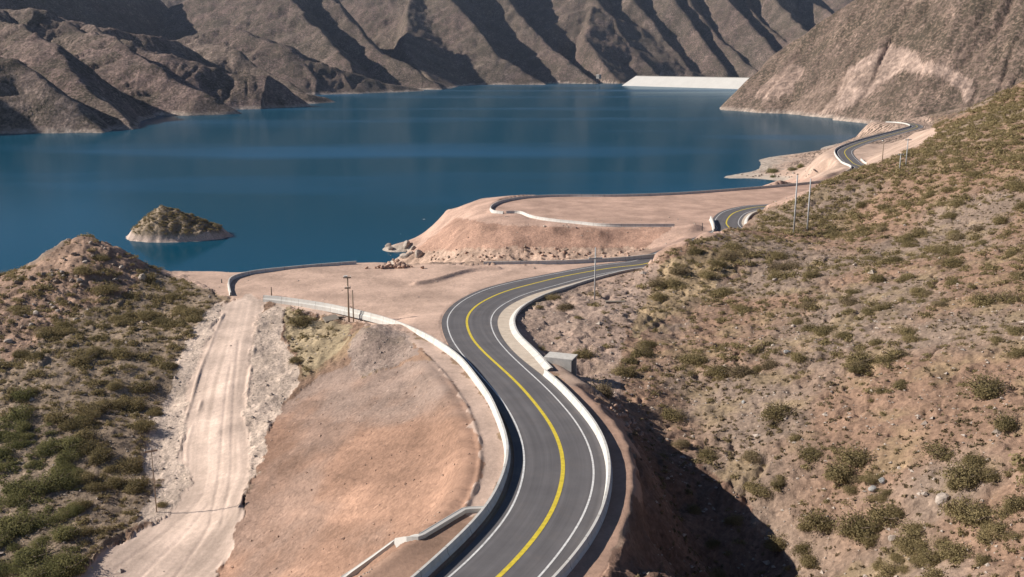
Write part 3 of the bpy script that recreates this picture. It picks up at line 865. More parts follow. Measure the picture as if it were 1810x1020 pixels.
def albedo_far(x, y, z):
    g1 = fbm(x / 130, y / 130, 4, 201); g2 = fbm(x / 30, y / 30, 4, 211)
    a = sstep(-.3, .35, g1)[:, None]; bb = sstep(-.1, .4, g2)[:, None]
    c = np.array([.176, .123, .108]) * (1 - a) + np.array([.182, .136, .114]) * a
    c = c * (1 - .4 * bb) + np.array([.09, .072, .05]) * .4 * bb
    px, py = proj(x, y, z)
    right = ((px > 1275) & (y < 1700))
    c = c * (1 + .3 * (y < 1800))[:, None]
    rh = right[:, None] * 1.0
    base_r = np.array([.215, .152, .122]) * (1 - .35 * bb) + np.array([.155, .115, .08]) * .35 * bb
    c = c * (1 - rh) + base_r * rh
    jx = px + 8 * fbm(x / 12, y / 12, 3, 221); jy = py + 6 * fbm(x / 12, y / 12, 3, 231)
    for poly, col in ((M_SCAR, (.37, .27, .222)), (M_SCAR2, (.30, .215, .175))):
        mm = inpoly(jx, jy, poly) & right
        v = 1 + .25 * fbm(x[mm] / 10, y[mm] / 30, 3, 241)
        c[mm] = np.array(col) * v[:, None]
    # run-out fans below the scar
    fan = inpoly(jx, jy, [(1440, 150), (1560, 110), (1540, 170), (1450, 210), (1380, 205)]) & right
    st_ = sstep(-.1, .25, vnoise((x[fan] * .8 + y[fan] * .6) / 11, (x[fan] * .6 - y[fan] * .8) / 90, 251))[:, None] * .6
    c[fan] = c[fan] * (1 - st_) + np.array([.27, .195, .155]) * st_
    sh = sstep(4.0, 1.5, z + 2.5 * g2)[:, None]
    c = c * (1 - sh) + np.array([.36, .29, .245]) * sh
    return np.clip(c, .02, .75)


def sheet(name, us, ys, mat, near):
    U, Y = np.meshgrid(us, ys)
    X = (U * Y).ravel(); Y = Y.ravel()
    h, r = height(X, Y, True)
    nu, ny = len(us), len(ys)
    i = (np.arange(ny - 1)[:, None] * nu + np.arange(nu - 1)[None, :]).ravel()
    f = np.stack([i, i + 1, i + nu + 1, i + nu], 1)
    keep = (np.maximum.reduce([h[f[:, k_]] for k_ in range(4)]) > -2.5)
    f = f[keep]
    used = np.zeros(len(h), bool); used[f.ravel()] = True
    idx = np.cumsum(used) - 1
    f = idx[f]
    X, Y, h, r = X[used], Y[used], h[used], r[used]
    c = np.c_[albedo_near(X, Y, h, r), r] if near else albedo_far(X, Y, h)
    o = np_mesh(name, np.c_[X, Y, h], f, mat, True, c)
    return tag(o, kind='structure')


sheet("ground", np.linspace(-.60, .66, 1000), np.exp(np.linspace(math.log(42), math.log(795), 860)), M_GROUND, True)
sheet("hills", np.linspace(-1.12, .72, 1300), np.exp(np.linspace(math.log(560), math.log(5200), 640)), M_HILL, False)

wat = np_mesh("water", [(-4000, 120, 0), (4000, 120, 0), (4000, 6000, 0), (-4000, 6000, 0)], [(0, 1, 2, 3)], M_WATER, False)
tag(wat, kind='structure')

# island
IC = np.array(P(312, 418, z=0)[:2])


def island_h(x, y):
    dx, dy = x - IC[0], y - IC[1]
    ang = np.arctan2(dy, dx)
    rx = np.where(dx > 0, 20.5, 18.5); ry = np.where(dy > 0, 15, 13)
    rr_ = np.hypot(dx / rx, dy / ry) * (1 + .10 * vnoise(np.cos(ang) * 2.2 + 4, np.sin(ang) * 2.2, 301) + .05 * vnoise(np.cos(ang) * 7, np.sin(ang) * 7, 302))
    top = np.hypot((dx + 4.5) / 17, dy / 12)
    cone = 10.3 * np.clip(1 - np.hypot((dx + 4.5) / np.where(dx > -4.5, 25, 14.5), dy / 14), 0, 1) ** 1.12
    cliff = (1.7 + 1.5 * vnoise(x / 2.2, y / 2.2, 330)) * sstep(1.0, .84, rr_)
    hh = cone * sstep(1.02, .8, rr_) + cliff + .9 * fbm(x / 5, y / 5, 4, 311) * sstep(1.05, .9, rr_)
    return np.where(rr_ < 1.0, hh, -3 * (rr_ - 1) * 3)


gx, gy = np.meshgrid(np.linspace(-26, 26, 170), np.linspace(-20, 20, 130))
ix, iy = gx.ravel() + IC[0], gy.ravel() + IC[1]
ih = island_h(ix, iy)
i = (np.arange(129)[:, None] * 170 + np.arange(169)[None, :]).ravel()
f = np.stack([i, i + 1, i + 171, i + 170], 1)
f = f[np.maximum.reduce([ih[f[:, k_]] for k_ in range(4)]) > -1.2]
g2 = fbm(ix / 3, iy / 3, 4, 321)
cc = np.array([.25, .19, .135]) * (1 + .5 * g2)[:, None]
sh = sstep(2.9, 1.7, ih + g2 * 1.6)[:, None]
cc = cc * (1 - sh) + np.array([.46, .355, .30]) * sh
isl = np_mesh("island", np.c_[ix, iy, ih], f, M_GROUND, True, np.clip(cc, .02, .7))
tag(isl, kind='structure')

# ------------------------------------------------------------------ road
def ribbon(name, o0, o1, i0, i1, dz, mat, parent=None, cross=1, thick=0.0):
    ii = np.arange(i0, i1)
    a = np.full(len(CEN), o0) if np.isscalar(o0) else o0
    b_ = np.full(len(CEN), o1) if np.isscalar(o1) else o1
    vs = []; uv = []
    for k_ in range(cross + 1):
        tt = k_ / cross
        off = a[ii] * (1 - tt) + b_[ii] * tt
        p = CEN[ii, :2] + NRM[ii] * off[:, None]
        vs.append(np.c_[p, CEN[ii, 2] + dz]); uv.append(np.c_[off, S_C[ii]])
    n = len(ii)
    v = np.vstack(vs); uv = np.vstack(uv)
    f = []
    for k_ in range(cross):
        q = np.arange(n - 1) + k_ * n
        f.append(np.stack([q, q + n, q + n + 1, q + 1], 1))
    f = np.vstack(f)
    o = np_mesh(name, v, f, mat, True)
    ul = o.data.uv_layers.new(name="lane")
    ul.data.foreach_set("uv", uv[f.ravel()].astype(np.float32).ravel())
    if parent: o.parent = parent
    return o


NC = len(CEN)


def near_idx(px, py):
    p = PR(px, py)
    return int(np.argmin(np.hypot(CEN[:, 0] - p[0], CEN[:, 1] - p[1])))


road = ribbon("road", LL - .95, GL, 0, NC - 2, 0.0, M_ASPH, cross=8)
tag(road, kind='structure')
i_bend = near_idx(955, 660); i_far = near_idx(1159, 463)
ribbon("centre_line", -.19, .19, 0, NC - 4, .012, M_YELLOW, road)
ribbon("edge_line", LL - .09, LL + .09, 0, NC - 4, .012, M_WHITE, road)
ribbon("edge_line", RL - .09, RL + .09, 0, NC - 4, .012, M_WHITE, road)
# concrete gutter apron on the inside of the upper bend, with its kerb
gut = ribbon("gutter", GL, np.maximum(GR, GL + .35), i_bend - 1, i_far + 6, .02, M_GUTTER, cross=3)
tag(gut, kind='structure')


def sweep(name, pts, prof, mat, label=None, cat=None, group=None, parent=None, closed=True, kind=None):
    """profile (side, up) swept along 3D points; side is to the right of travel"""
    p = np.asarray(pts, float)
    tg = np.gradient(p[:, :2], axis=0); tg /= np.linalg.norm(tg, axis=1)[:, None]
    nr = np.stack([tg[:, 1], -tg[:, 0]], 1)
    m_ = len(prof); v = []
    for i_ in range(len(p)):
        for sx, uz in prof:
            v.append((p[i_, 0] + nr[i_, 0] * sx, p[i_, 1] + nr[i_, 1] * sx, p[i_, 2] + uz))
    f = []
    for i_ in range(len(p) - 1):
        for k_ in range(m_):
            a = i_ * m_ + k_; b_ = i_ * m_ + (k_ + 1) % m_
            f.append((a, b_, b_ + m_, a + m_))
    f.append(tuple(range(m_))[::-1]); f.append(tuple((len(p) - 1) * m_ + k_ for k_ in range(m_)))
    me = bpy.data.meshes.new(name); me.from_pydata(v, [], f); me.materials.append(mat); me.update()
    run = np.r_[0, np.cumsum(np.linalg.norm(np.diff(p[:, :2], axis=0), axis=1))]
    ul = me.uv_layers.new(name="lane")
    li = np.empty(len(me.loops), np.int32); me.loops.foreach_get("vertex_index", li)
    ul.data.foreach_set("uv", np.stack([(li % m_).astype(float), run[li // m_]], 1).astype(np.float32).ravel())
    o = bpy.data.objects.new(name, me); COL.objects.link(o)
    if parent: o.parent = parent
    return tag(o, label, cat, group, kind)


JER = [(.30, -.6), (.30, .08), (.16, .30), (.11, .78), (-.11, .78), (-.16, .30), (-.30, .08), (-.30, -.6)]


def wallline(pts, z=None, step=1.5):
    q = smooth_curve(pts, step, 1)
    return q


# left wall of the road, running off round the lay-by
wl = smooth_curve(W_LEFT, 1.0, 3)
sweep("parapet_wall", wl, JER, M_WALL, "long white concrete parapet on the left edge of the road, curving away in front of the lay-by", "wall")
# right wall
idx = np.arange(0, i_bend)
wr = np.c_[CEN[idx, :2] + NRM[idx] * (GL[idx] + .32)[:, None], CEN[idx, 2]]
sweep("parapet_wall", wr, JER, M_WALL, "white concrete parapet on the right edge of the road, ending at the concrete culvert box", "wall")
idx = np.arange(i_bend + 1, i_far + 6)
KERB = [(.34, -.3), (.34, .42), (.06, .44), (-.62, .03), (-.62, -.3)]
gw = np.maximum(GR, GL + .35)
kr = np.c_[CEN[idx, :2] + NRM[idx] * (gw[idx] + .32)[:, None], CEN[idx, 2]]
sweep("kerb_wall", kr, KERB, M_WALL, "low cream kerb wall along the outer rim of the pale gutter on the upper bend", "kerb")


def pxwall(pts, label, z=None, prof=JER, step=1.2):
    q = smooth_curve([P(a, b_, z=z) for a, b_ in pts], step, 1)
    return sweep("parapet_wall", q, prof, M_WALL, label, "wall")


pxwall([(408, 524), (405, 510), (405, 500), (412, 493.5), (430, 488), (460, 482.5), (520, 476.5), (570, 472), (630, 467.5)], "curved parapet in shade round the lake edge of the left lay-by", 20.1)
pxwall([(855, 469), (930, 467.5), (1000, 466), (1060, 463), (1110, 459.5), (1168, 453.5)], "straight shaded parapet between the gully and the far side of the road", 20.0)
pxwall([(890, 378), (872, 376), (867, 370), (874, 363), (892, 356.5), (930, 350.5), (990, 347.5), (1080, 347.5), (1170, 345), (1240, 341), (1330, 334), (1410, 327), (1490, 318)], "parapet curving round the lake side of the big lay-by on the promontory", 18.0)
pxwall([(895, 377), (912, 376.5), (922, 377.5), (940, 385), (975, 391), (1020, 395.5), (1065, 400), (1120, 400.5), (1192, 400.5)], "parapet along the near edge of the promontory, half white and half in shade", 18.0)
pxwall([(1262, 412), (1261, 402), (1258, 393), (1256, 389)], "short white stub of parapet beside the road where it comes out from behind the bank", 18.0, [(a_ * 1.4, b_ * 1.5) for a_, b_ in JER])


def sidewall(name, i0, i1, off, label, prof=JER):
    ii = np.arange(i0, i1)
    q = np.c_[CEN[ii, :2] + NRM[ii] * off, CEN[ii, 2]]
    return sweep(name, q, prof, M_WALL, label, "wall")


def fi(px, py):
    return near_idx(px, py)


a0, a1 = fi(1522, 303), NC - 4
sidewall("parapet_wall", a0 - 8, a1, -4.9, "far parapet between the distant road and the lake")
sidewall("parapet_wall", fi(1518, 300) - 4, fi(1500, 282), 5.2, "short white parapet on the inside of the distant bend")
sidewall("kerb_wall", fi(1283, 400), fi(1400, 357.5), 5.6, "cream kerb wall on the inner side of the road bend beside the paired poles", KERB)
gut2 = ribbon("gutter", 4.25, 5.4, fi(1284, 410) - 12, fi(1400, 357.5), .02, M_GUTTER, cross=2)
tag(gut2, kind='structure')

# stepped white drain channel down the fill slope
dr = []
for px, py in [(860, 903), (845, 903.5), (822, 904.5), (780, 930), (742, 953), (722, 955), (702, 957), (660, 988), (612, 1022), (570, 1052)]:
    x, y, z = hz(px, py)
    dr.append((x, y, z + .05))
q = np.array(dr)
s_ = np.r_[0, np.cumsum(np.linalg.norm(np.diff(q, axis=0), axis=1))]
ss = np.linspace(0, s_[-1], 60)
q = np.stack([np.interp(ss, s_, q[:, k_]) for k_ in range(3)], 1)
q[:, 2] = np.maximum(q[:, 2], height(q[:, 0], q[:, 1]) - .02)
sweep("drain_channel", q, [(.24, -.7), (.24, .30), (.18, .30), (.16, .27), (-.16, .27), (-.18, .30), (-.24, .30), (-.24, -.7)], M_DAM,
      "white stepped concrete drain running down the red fill slope from the road wall", "drain")

# culvert inlet box
bx = P(970, 659, z=22.9); bx2 = P(1014, 659, z=22.9)
cx = (bx[0] + bx2[0]) / 2; L_ = 3.9
base_z = min(bx[2], bx2[2])
cul = empty("culvert_box", (cx, bx[1] + 1.3, base_z), "grey concrete culvert inlet box with an open end, beside the road wall", "culvert", rz=-.35)
mb = MB()
mb.box((-L_ / 2 + .12, 0, -.1), (.24, 2.6, 3.8)); mb.box((0, -1.18, -.1), (L_ - .48, .24, 3.8)); mb.box((0, 1.18, -.1), (L_ - .48, .24, 3.8))
mb.box((L_ / 2 - .2, -1.18, -.1), (.16, .236, 3.794)); mb.box((L_ / 2 - .2, 1.18, -.1), (.16, .236, 3.794))
mb.build("wall", M_CONC, cul)
mb = MB(); mb.box((0, 0, 1.89), (L_ + .01, 2.61, .18)); mb.build("cover_slab", M_CONC, cul)

# ------------------------------------------------------------------ poles
def pole(name, px, py, top, label, mat, r=.13, arms=(), group=None, cat="pole", twin=None, cap=False):
    x, y, z = hz(px, py)
    d = y * CT - (z - CAMZ) * ST
    hgt = (py - top) / F * d / CT * 1.0
    e = empty(name, (x, y, z - .05), label, cat, group)
    mb = MB(); mb.tube((0, 0, -.6), (0, 0, hgt), r, r * .72, 10); mb.build("post", mat, e, True)
    if twin:
        mb = MB(); mb.tube((twin[0], twin[1], -.8), (twin[0], twin[1], hgt * twin[2]), r * .7, r * .55, 8); mb.build("prop_post", mat, e, True)
    for frac, ln, ang in arms:
        mb = MB(); ca, sa = math.cos(ang), math.sin(ang)
        mb.box((0, -.16, hgt * frac), (ln, .16, .22), ang); a = mb.build("crossarm", mat, e)
        for s_ in (-.92, 0.0, .92):
            mi = MB(); mi.tube((ca * ln / 2 * s_, sa * ln / 2 * s_ - .12, hgt * frac + .065), (ca * ln / 2 * s_, sa * ln / 2 * s_ - .12, hgt * frac + .30), .06, .045, 8)
            ins = mi.build("insulator", M_CERAM, a, True)
    if cap:
        mb = MB(); mb.box((-.25, -.05, hgt + .12), (.55, .4, .26), .2); mb.build("junction_cap", M_CERAM, e)
    return e


pole("utility_pole", 617, 569, 490, "brown wooden pole with a thinner prop post, standing just below the white lay-by wall", M_WOOD, .17, [(.99, 1.3, .1), (.76, 1.0, .1)], twin=(.85, -.5, .72), cap=True)
pole("utility_pole", 1051, 530, 438, "single slim pole with a crossarm on the bare ground right of the road bend", M_STEEL, .15, [(.80, 2.6, .25)])
pole("utility_pole", 1403, 412, 312, "left one of the pair of tall grey poles on the bushy rise", M_STEEL, .21)
pole("utility_pole", 1427, 406, 318, "right one of the pair of tall grey poles on the bushy rise", M_STEEL, .21)
pole("utility_pole", 1559, 288, 250, "distant thin pole with a white box at its top beside the far road", M_WOOD, .16, cap=True)
pole("utility_pole", 1590, 300, 272, "shorter distant grey pole on the edge of the scrub slope", M_STEEL, .16, [(.93, 1.6, .1)])
pole("utility_pole", 1601, 294, 246, "taller distant grey pole on the edge of the scrub slope", M_STEEL, .16, [(.95, 1.8, .1)])
pole("utility_pole", 277, 905, 788, "thin leaning wire pole at the edge of the dirt track among bushes", M_WOOD, .07, [(.97, 1.5, .5)])
pole("marker_post", 480, 523, 507, "dark marker post behind the end of the white lay-by wall", M_WOOD, .14, cat="post")
pole("marker_post", 1241, 408, 394, "dark marker post on the red ground left of the wall stub", M_DARK, .13, cat="post")
pole("marker_post", 392, 500, 493, "dark marker post outside the curved lay-by parapet", M_DARK, .13, cat="post")
pole("marker_post", 1328, 444, 408, "thin bare stake in front of the cut bank", M_WOOD, .05, cat="post")


def slab(px, py, size, rz, label, mat, dz=.12, tilt=(0, 0)):
    x, y, z = hz(px, py)
    mb = MB(); mb.box((0, 0, 0), size); o = mb.build("concrete_slab", mat)
    o.location = (x, y, z + dz); o.rotation_euler = (tilt[0], tilt[1], rz)
    return tag(o, label, "slab")


slab(585, 566, (2.4, 1.7, .35), .5, "cream concrete slab lying left of the brown pole", M_GUTTER, .25, (.25, -.1))
slab(649, 567, (2.4, .5, .45), -.15, "long pale concrete beam lying right of the brown pole", M_WALL, .2)
slab(600, 564, (1.6, .5, .3), .1, "thin pale plank of concrete between the cream slab and the brown pole", M_GUTTER, .15)
slab(1088, 535, (3.6, .8, .35), .0, "flat pale concrete beam lying on the ground near the slim pole", M_GUTTER, .15)

# ------------------------------------------------------------------ dam and gatehouse
A, B = np.array(P(1098, 151.5, z=0)), np.array(P(1310, 157.5, z=0))
ab = (B - A)[:2]; Lr = np.linalg.norm(ab); ab /= Lr; nb_ = np.array([-ab[1], ab[0]])
if nb_[1] < 0: nb_ = -nb_
dam = empty("dam", (A[0], A[1], 0), "long white dam face across the far end of the lake", "dam")
HT = 25.5


def dpt(s, n_, z):
    return (ab[0] * s + nb_[0] * n_, ab[1] * s + nb_[1] * n_, z)


mb = MB()
for s0 in (0,):
    mb.v += [dpt(0, -6, -4), dpt(Lr, -6, -4), dpt(Lr, 32, HT), dpt(22, 32, HT), dpt(Lr, 42, HT), dpt(22, 42, HT), dpt(Lr, 90, -4), dpt(0, 90, -4)]
    mb.f += [(0, 1, 2, 3), (3, 2, 4, 5), (5, 4, 6, 7), (0, 3, 5, 7), (1, 6, 4, 2)]
mb.build("face", M_DAM, dam)
mb = MB()
k0 = len(mb.v)
mb.v += [dpt(22, 32.3, HT), dpt(Lr, 32.3, HT), dpt(Lr, 33.0, HT), dpt(22, 33.0, HT), dpt(22, 32.3, HT + 1.6), dpt(Lr, 32.3, HT + 1.6), dpt(Lr, 33.0, HT + 1.6), dpt(22, 33.0, HT + 1.6)]
mb.f += [(0, 3, 2, 1), (4, 5, 6, 7), (0, 1, 5, 4), (1, 2, 6, 5), (2, 3, 7, 6), (3, 0, 4, 7)]
mb.build("crest_wall", M_WALL, dam)
x, y, z = P(1058, 137, d=2850)
z = max(z, float(height([x], [y])[0]) - 1)
gh = empty("gatehouse", (x, y, z - 2), "tiny white building on the shore left of the dam", "building", rz=-.75)
mb = MB(); mb.box((0, 0, 4), (11, 9, 11)); mb.build("wall", M_WALL, gh)
mb = MB(); mb.box((0, 0, 9.9), (12, 10, .8)); mb.build("roof", M_CONC, gh)
for wx_ in (-2.5, 2.5):
    mb = MB(); mb.box((wx_, -4.52, 5.5), (1.8, .1, 2)); mb.build("window", M_DARK, gh)

# ------------------------------------------------------------------ rocks
def rock_template(seed, sub=2):
    import bmesh
    bm = bmesh.new()
    bmesh.ops.create_icosphere(bm, subdivisions=sub, radius=1.0)
    rs = np.random.default_rng(seed)
    cuts = rs.normal(size=(9, 3)); cuts /= np.linalg.norm(cuts, axis=1)[:, None]
    for v in bm.verts:
        p = np.array(v.co)
        for c_ in cuts:
            dd = p @ c_
            if dd > .68: p = p - c_ * (dd - .68) * .95
        v.co = p * (1, .85, .75)
    me = bpy.data.meshes.new("rock"); bm.to_mesh(me); bm.free()
    return me


ROCKS = [rock_template(s_) for s_ in range(5)]
ROCK_M = {}


def rock(px, py, size, mat, label, group=None, sink=.25):
    x, y, z = hz(px, py)
    if z < .25: return
    key = (random.randrange(5), mat.name)
    if key not in ROCK_M:
        me = ROCKS[key[0]].copy(); me.materials.append(mat); ROCK_M[key] = me
    o = bpy.data.objects.new("boulder", ROCK_M[key]); COL.objects.link(o)
    o.location = (x, y, z + size * sink)
    o.scale = (size * random.uniform(.8, 1.2), size * random.uniform(.8, 1.1), size * random.uniform(.75, 1.05))
    o.rotation_euler = (random.uniform(-.5, .5), random.uniform(-.5, .5), random.uniform(0, 6.3))
    return tag(o, label, "boulder", group)


rock(1393, 626, .75, M_ROCKG, "rounded blue grey boulder in the middle of the right hillside")
rock(1370, 497, .8, M_ROCK, "pale flat boulder high on the scrub slope below the paired poles")
rock(1403, 578, .5, M_ROCK, "small pale boulder above the blue grey one on the right hillside")
rock(1665, 886, .8, M_ROCK, "white pale rock low on the right beside the bush clump")
rock(1560, 852, .5, M_ROCKG, "grey rock above the largest bush clump at lower right")
rock(1542, 866, .5, M_ROCKG, "dark edged grey rock touching the big bush clump at lower right")
rock(1580, 955, .6, M_ROCK, "pale flat rock at the bottom of the bush clump at lower right")
rock(1314, 712, .35, M_ROCKG, "small bluish stone on the slope above the ravine")
rock(253, 493, 1.2, M_ROCK, "large pale block at the right foot of the rocky knoll")
gk = "boulders on the rocky knoll"
for px, py in [(90, 478), (110, 483), (70, 515), (128, 470), (100, 500), (60, 505), (150, 465), (135, 490), (215, 475), (200, 468), (80, 530), (95, 545), (60, 540), (45, 560), (120, 515), (30, 595),
               (15, 605), (70, 590), (40, 580), (105, 530), (145, 505), (165, 455), (185, 440), (160, 430), (130, 450), (115, 460), (20, 510), (30, 500), (85, 560), (10, 620), (180, 485), (232, 480), (55, 575), (140, 540)] + [(random.gauss(95, 45), random.gauss(520, 38)) for _ in range(22)]:
    rock(px, py, random.uniform(.3, .8), M_ROCKB if random.random() < .65 else M_ROCK, "angular boulder on the rocky knoll beside the lake", gk)
gk = "rocks of the rubble heap at the lay-by edge"
for _ in range(46):
    px = random.gauss(700, 16); py = 475 - abs(random.gauss(0, 7)) * max(0, 1 - abs(px - 702) / 45)
    rock(px, py, random.uniform(.3, .75), M_ROCKR, "reddish rock in the rubble heap at the lake edge of the lay-by", gk, .6)
gk = "rubble stones under the bench by the ravine"
for _ in range(34):
    t_ = random.random(); px = 1085 + 50 * t_ + random.gauss(0, 5); py = 712 + 60 * t_ + random.gauss(0, 5)
    rock(px, py, random.uniform(.2, .45), M_ROCKR, "reddish rubble stone below the earth bench at the head of the ravine", gk)
gk = "rocks at the foot of the promontory slope"
for _ in range(110):
    px = random.uniform(760, 1150); py = random.gauss(452, 6) - (px - 760) * .012
    rock(px, py, random.uniform(.2, .65), M_ROCKR if random.random() < .6 else M_ROCKB, "brown or reddish rock in the rough band at the foot of the promontory slope", gk)
gk = "pale rocks at the tip of the promontory"
for px, py in [(690, 440), (700, 430), (712, 420), (695, 448), (706, 445), (718, 435), (725, 450), (686, 436), (730, 440), (700, 418), (715, 455), (740, 452)]:
    rock(px, py, random.uniform(1.2, 2.2), M_ROCK, "pale rock outcrop at the waterline tip of the promontory", gk)
gk = "pink rocks on the small spit"
for _ in range(36):
    px = random.uniform(1275, 1440); py = 316 - (px - 1275) * .06 + random.uniform(-5, 6)
    rock(px, py, random.uniform(.4, 1.1), M_ROCK, "pinkish rock on the small spit beyond the lay-by", gk)

# ------------------------------------------------------------------ shrubs
def shrub_mesh(name, nq, size, seed, mat, flat=.62):
    rs = np.random.default_rng(seed)
    lob = [(0, 0, 1.0)] + [(rs.uniform(-.6, .6), rs.uniform(-.6, .6), rs.uniform(.45, .75)) for _ in range(4)]
    c = []
    while len(c) < nq:
        a, b_, r_ = lob[rs.integers(len(lob))]
        d_ = rs.normal(size=3); d_ /= np.linalg.norm(d_)
        if d_[2] < -.15: continue
        rad = r_ * rs.uniform(.45, 1.08) * (.8 + .2 * rs.random())
        p = np.array([a + d_[0] * rad, b_ + d_[1] * rad, max(.02, d_[2] * rad * flat + .08)])
        c.append(np.r_[p, d_])
    c = np.array(c)
    ctr = c[:, :3]
    nrm = c[:, 3:] + rs.normal(size=(nq, 3)) * .65
    nrm /= np.linalg.norm(nrm, axis=1)[:, None]
    tx = np.cross(nrm, rs.normal(size=(nq, 3))); tx /= np.linalg.norm(tx, axis=1)[:, None]
    ty = np.cross(nrm, tx)
    s1 = size * rs.uniform(.6, 1.3, nq)[:, None]; s2 = size * rs.uniform(.35, .8, nq)[:, None]
    v = np.stack([ctr - tx * s1, ctr - ty * s2, ctr + tx * s1, ctr + ty * s2], 1).reshape(-1, 3)
    return v


HERO = {}
for nm, mat in (("o", M_LEAF), ("g", M_LEAFG), ("d", M_LEAFD)):
    for k_ in range(4):
        v = shrub_mesh("shrub", 3000, .044, 40 + k_, mat, .78)
        o = np_mesh("shrub", v, np.arange(len(v)).reshape(-1, 4), mat, False)
        me = o.data; bpy.data.objects.remove(o)
        HERO[nm, k_] = me
TW = MB()
for k_ in range(9):
    a = k_ * .7 + random.random() * .4; r_ = random.uniform(.5, .95)
    TW.tube((0, 0, -.1), (math.cos(a) * r_ * .5, math.sin(a) * r_ * .5, .33), .035, .022, 5)
    TW.tube((math.cos(a) * r_ * .5, math.sin(a) * r_ * .5, .33), (math.cos(a + .3) * r_, math.sin(a + .3) * r_, .58), .022, .008, 5)
two = TW.build("branches", M_TWIG); TWM = two.data; bpy.data.objects.remove(two)
LOW = [shrub_mesh("s", 150, .125, 90 + k_, None, .75) for k_ in range(5)]


def put_shrub(x, y, z, r, kind, label, group=None, branches=False):
    o = bpy.data.objects.new("shrub", HERO[kind, random.randrange(4)]); COL.objects.link(o)
    o.location = (x, y, z - .08 * r); o.rotation_euler = (0, 0, random.uniform(0, 6.28))
    o.scale = (r * random.uniform(.85, 1.15), r * random.uniform(.85, 1.15), r * random.uniform(.85, 1.2))
    tag(o, label, "bush", group)
    if branches:
        c_ = bpy.data.objects.new("branches", TWM); COL.objects.link(c_); c_.parent = o
    return o


# individually known bushes: pixel centre of the foot, width in pixels
for px, py, wd, kd, lb in [
        (1490, 838, 100, 'o', "broad olive bush right of the shaded ravine, upper of the two largest"),
        (1520, 935, 120, 'o', "largest dense bush at lower right, surrounded by grey rocks"),
        (1450, 925, 80, 'o', "greyish bush joined to the left side of the largest lower right bush"),
        (1255, 808, 66, 'o', "dark upright bush at the top right edge of the shaded ravine"),
        (1740, 692, 100, 'o', "large grey olive bush near the right edge of the hillside, half way down"),
        (1775, 750, 80, 'o', "dark bush just below the large grey olive one at the right edge"),
        (1665, 806, 90, 'o', "dark wide bush with deep shadow below the big right edge bushes"),
        (1740, 535, 75, 'o', "round brownish bush high on the slope near the right edge"),
        (1340, 866, 66, 'o', "bush at the very rim of the ravine shadow, pale soil below it"),
        (1190, 735, 62, 'o', "low dark bush on the slope above the head of the ravine"),
        (1378, 735, 90, 'o', "ragged bush in the centre of the right hillside with a rusty patch under it"),
        (1160, 528, 40, 'o', "isolated olive bush on pale ground right of the slim pole"),
        (528, 572, 55, 'o', "rounded olive bush at the top of the small plot beside the dirt track"),
        (288, 893, 26, 'o', "small lone bush on the pale bank at the left edge of the dirt track"),
        (1700, 985, 95, 'o', "pale olive bush near the bottom right corner"),
        (520, 640, 34, 'o', "small bush at the tip of the plot right of the dirt track"),
        (1366, 304, 30, 'g', "wide low green bush on the small spit, nearest the water"),
        (1402, 301, 26, 'g', "low green bush in the middle of the small spit"),
        (1416, 296, 22, 'g', "low green bush at the landward side of the small spit"),
        (1366, 313, 14, 'g', "small round dark bush on the lake side of the paired poles, low on the spit")]:
    x, y, z = hz(px, py)
    d = y * CT - (z - CAMZ) * ST
    put_shrub(x, y, z, wd / F * d / 2 * .85, kd, lb, None, True)

# scatter
D_LEFT = M_BUSHL
KNOLL = [(60, 470), (150, 405), (270, 470), (230, 520), (120, 560), (20, 640), (-20, 560)]
BARE_ALL = [M_TRACK, M_BANKL, M_RED, M_RED2, M_MOUND, M_SHL, M_PLAT, M_PEN, M_BENCH, M_FARR]
SPUR = [(1560, 1040), (1610, 910), (1690, 830), (1830, 770), (1830, 1040)]
NEST = [(1400, 900), (1440, 790), (1560, 790), (1590, 930), (1540, 990), (1440, 960)]
PLOT = [(500, 545), (560, 560), (600, 585), (560, 640), (535, 665), (505, 610)]
BAND = [(1330, 400), (1450, 320), (1530, 285), (1640, 240), (1820, 140), (1820, 330), (1650, 380), (1500, 420), (1420, 420)]
nS = 84000
sx = RNG.uniform(-118, 190, nS); sy = RNG.uniform(55, 400, nS)
sz = height(sx, sy)
spx, spy = proj(sx, sy, sz)
inn = (spx > -80) & (spx < 1890) & (spy > 100) & (spy < 1090) & (sz > 1.0)
dens = np.zeros(nS); kindp = np.zeros(nS, int)      # 0 right, 1 left
left = inpoly(spx, spy, D_LEFT); kn = inpoly(spx, spy, KNOLL)
clump = fbm(sx / 14, sy / 14, 3, 401); clump2 = fbm(sx / 5, sy / 5, 2, 411)
dens[inn] = (.32 + .85 * clump + .5 * clump2)[inn]
right = inn & (spx + 110 * clump + 60 * clump2 > 1110)
dens[inn & ~right] = 0
band = inpoly(spx, spy, BAND)
dens[band] = (1.0 + .8 * clump)[band]
dens[left & inn] = (1.35 + 1.1 * clump)[left & inn]
dens[kn & inn] = (.5 + .8 * clump)[kn & inn]
for poly in BARE_ALL:
    dens[inpoly(spx, spy, poly)] = 0
dens[inpoly(spx, spy, M_BARE)] = .05
plot = inpoly(spx, spy, PLOT); dens[plot] = .45
rav = inpoly(spx, spy, M_RAV); dens[rav] *= .35
spur = inpoly(spx, spy, SPUR); dens[spur] = (.75 + .8 * clump)[spur]
nest = inpoly(spx, spy, NEST); dens[nest] = .6
dC = polydist(sx, sy, CEN)[0]
dens[dC < 9] = 0
ok = RNG.random(nS) < np.clip(dens, 0, 1) * .62
sx, sy, sz, spx, spy, left, band, kn, plot, spur = [a[ok] for a in (sx, sy, sz, spx, spy, left, band, kn, plot, spur)]
n = len(sx)
sr = np.exp(RNG.normal(-.45, .55, n)) * np.where(left, 1.0, np.where(band, 1.15, np.where(spur, 1.2, 1.0)))
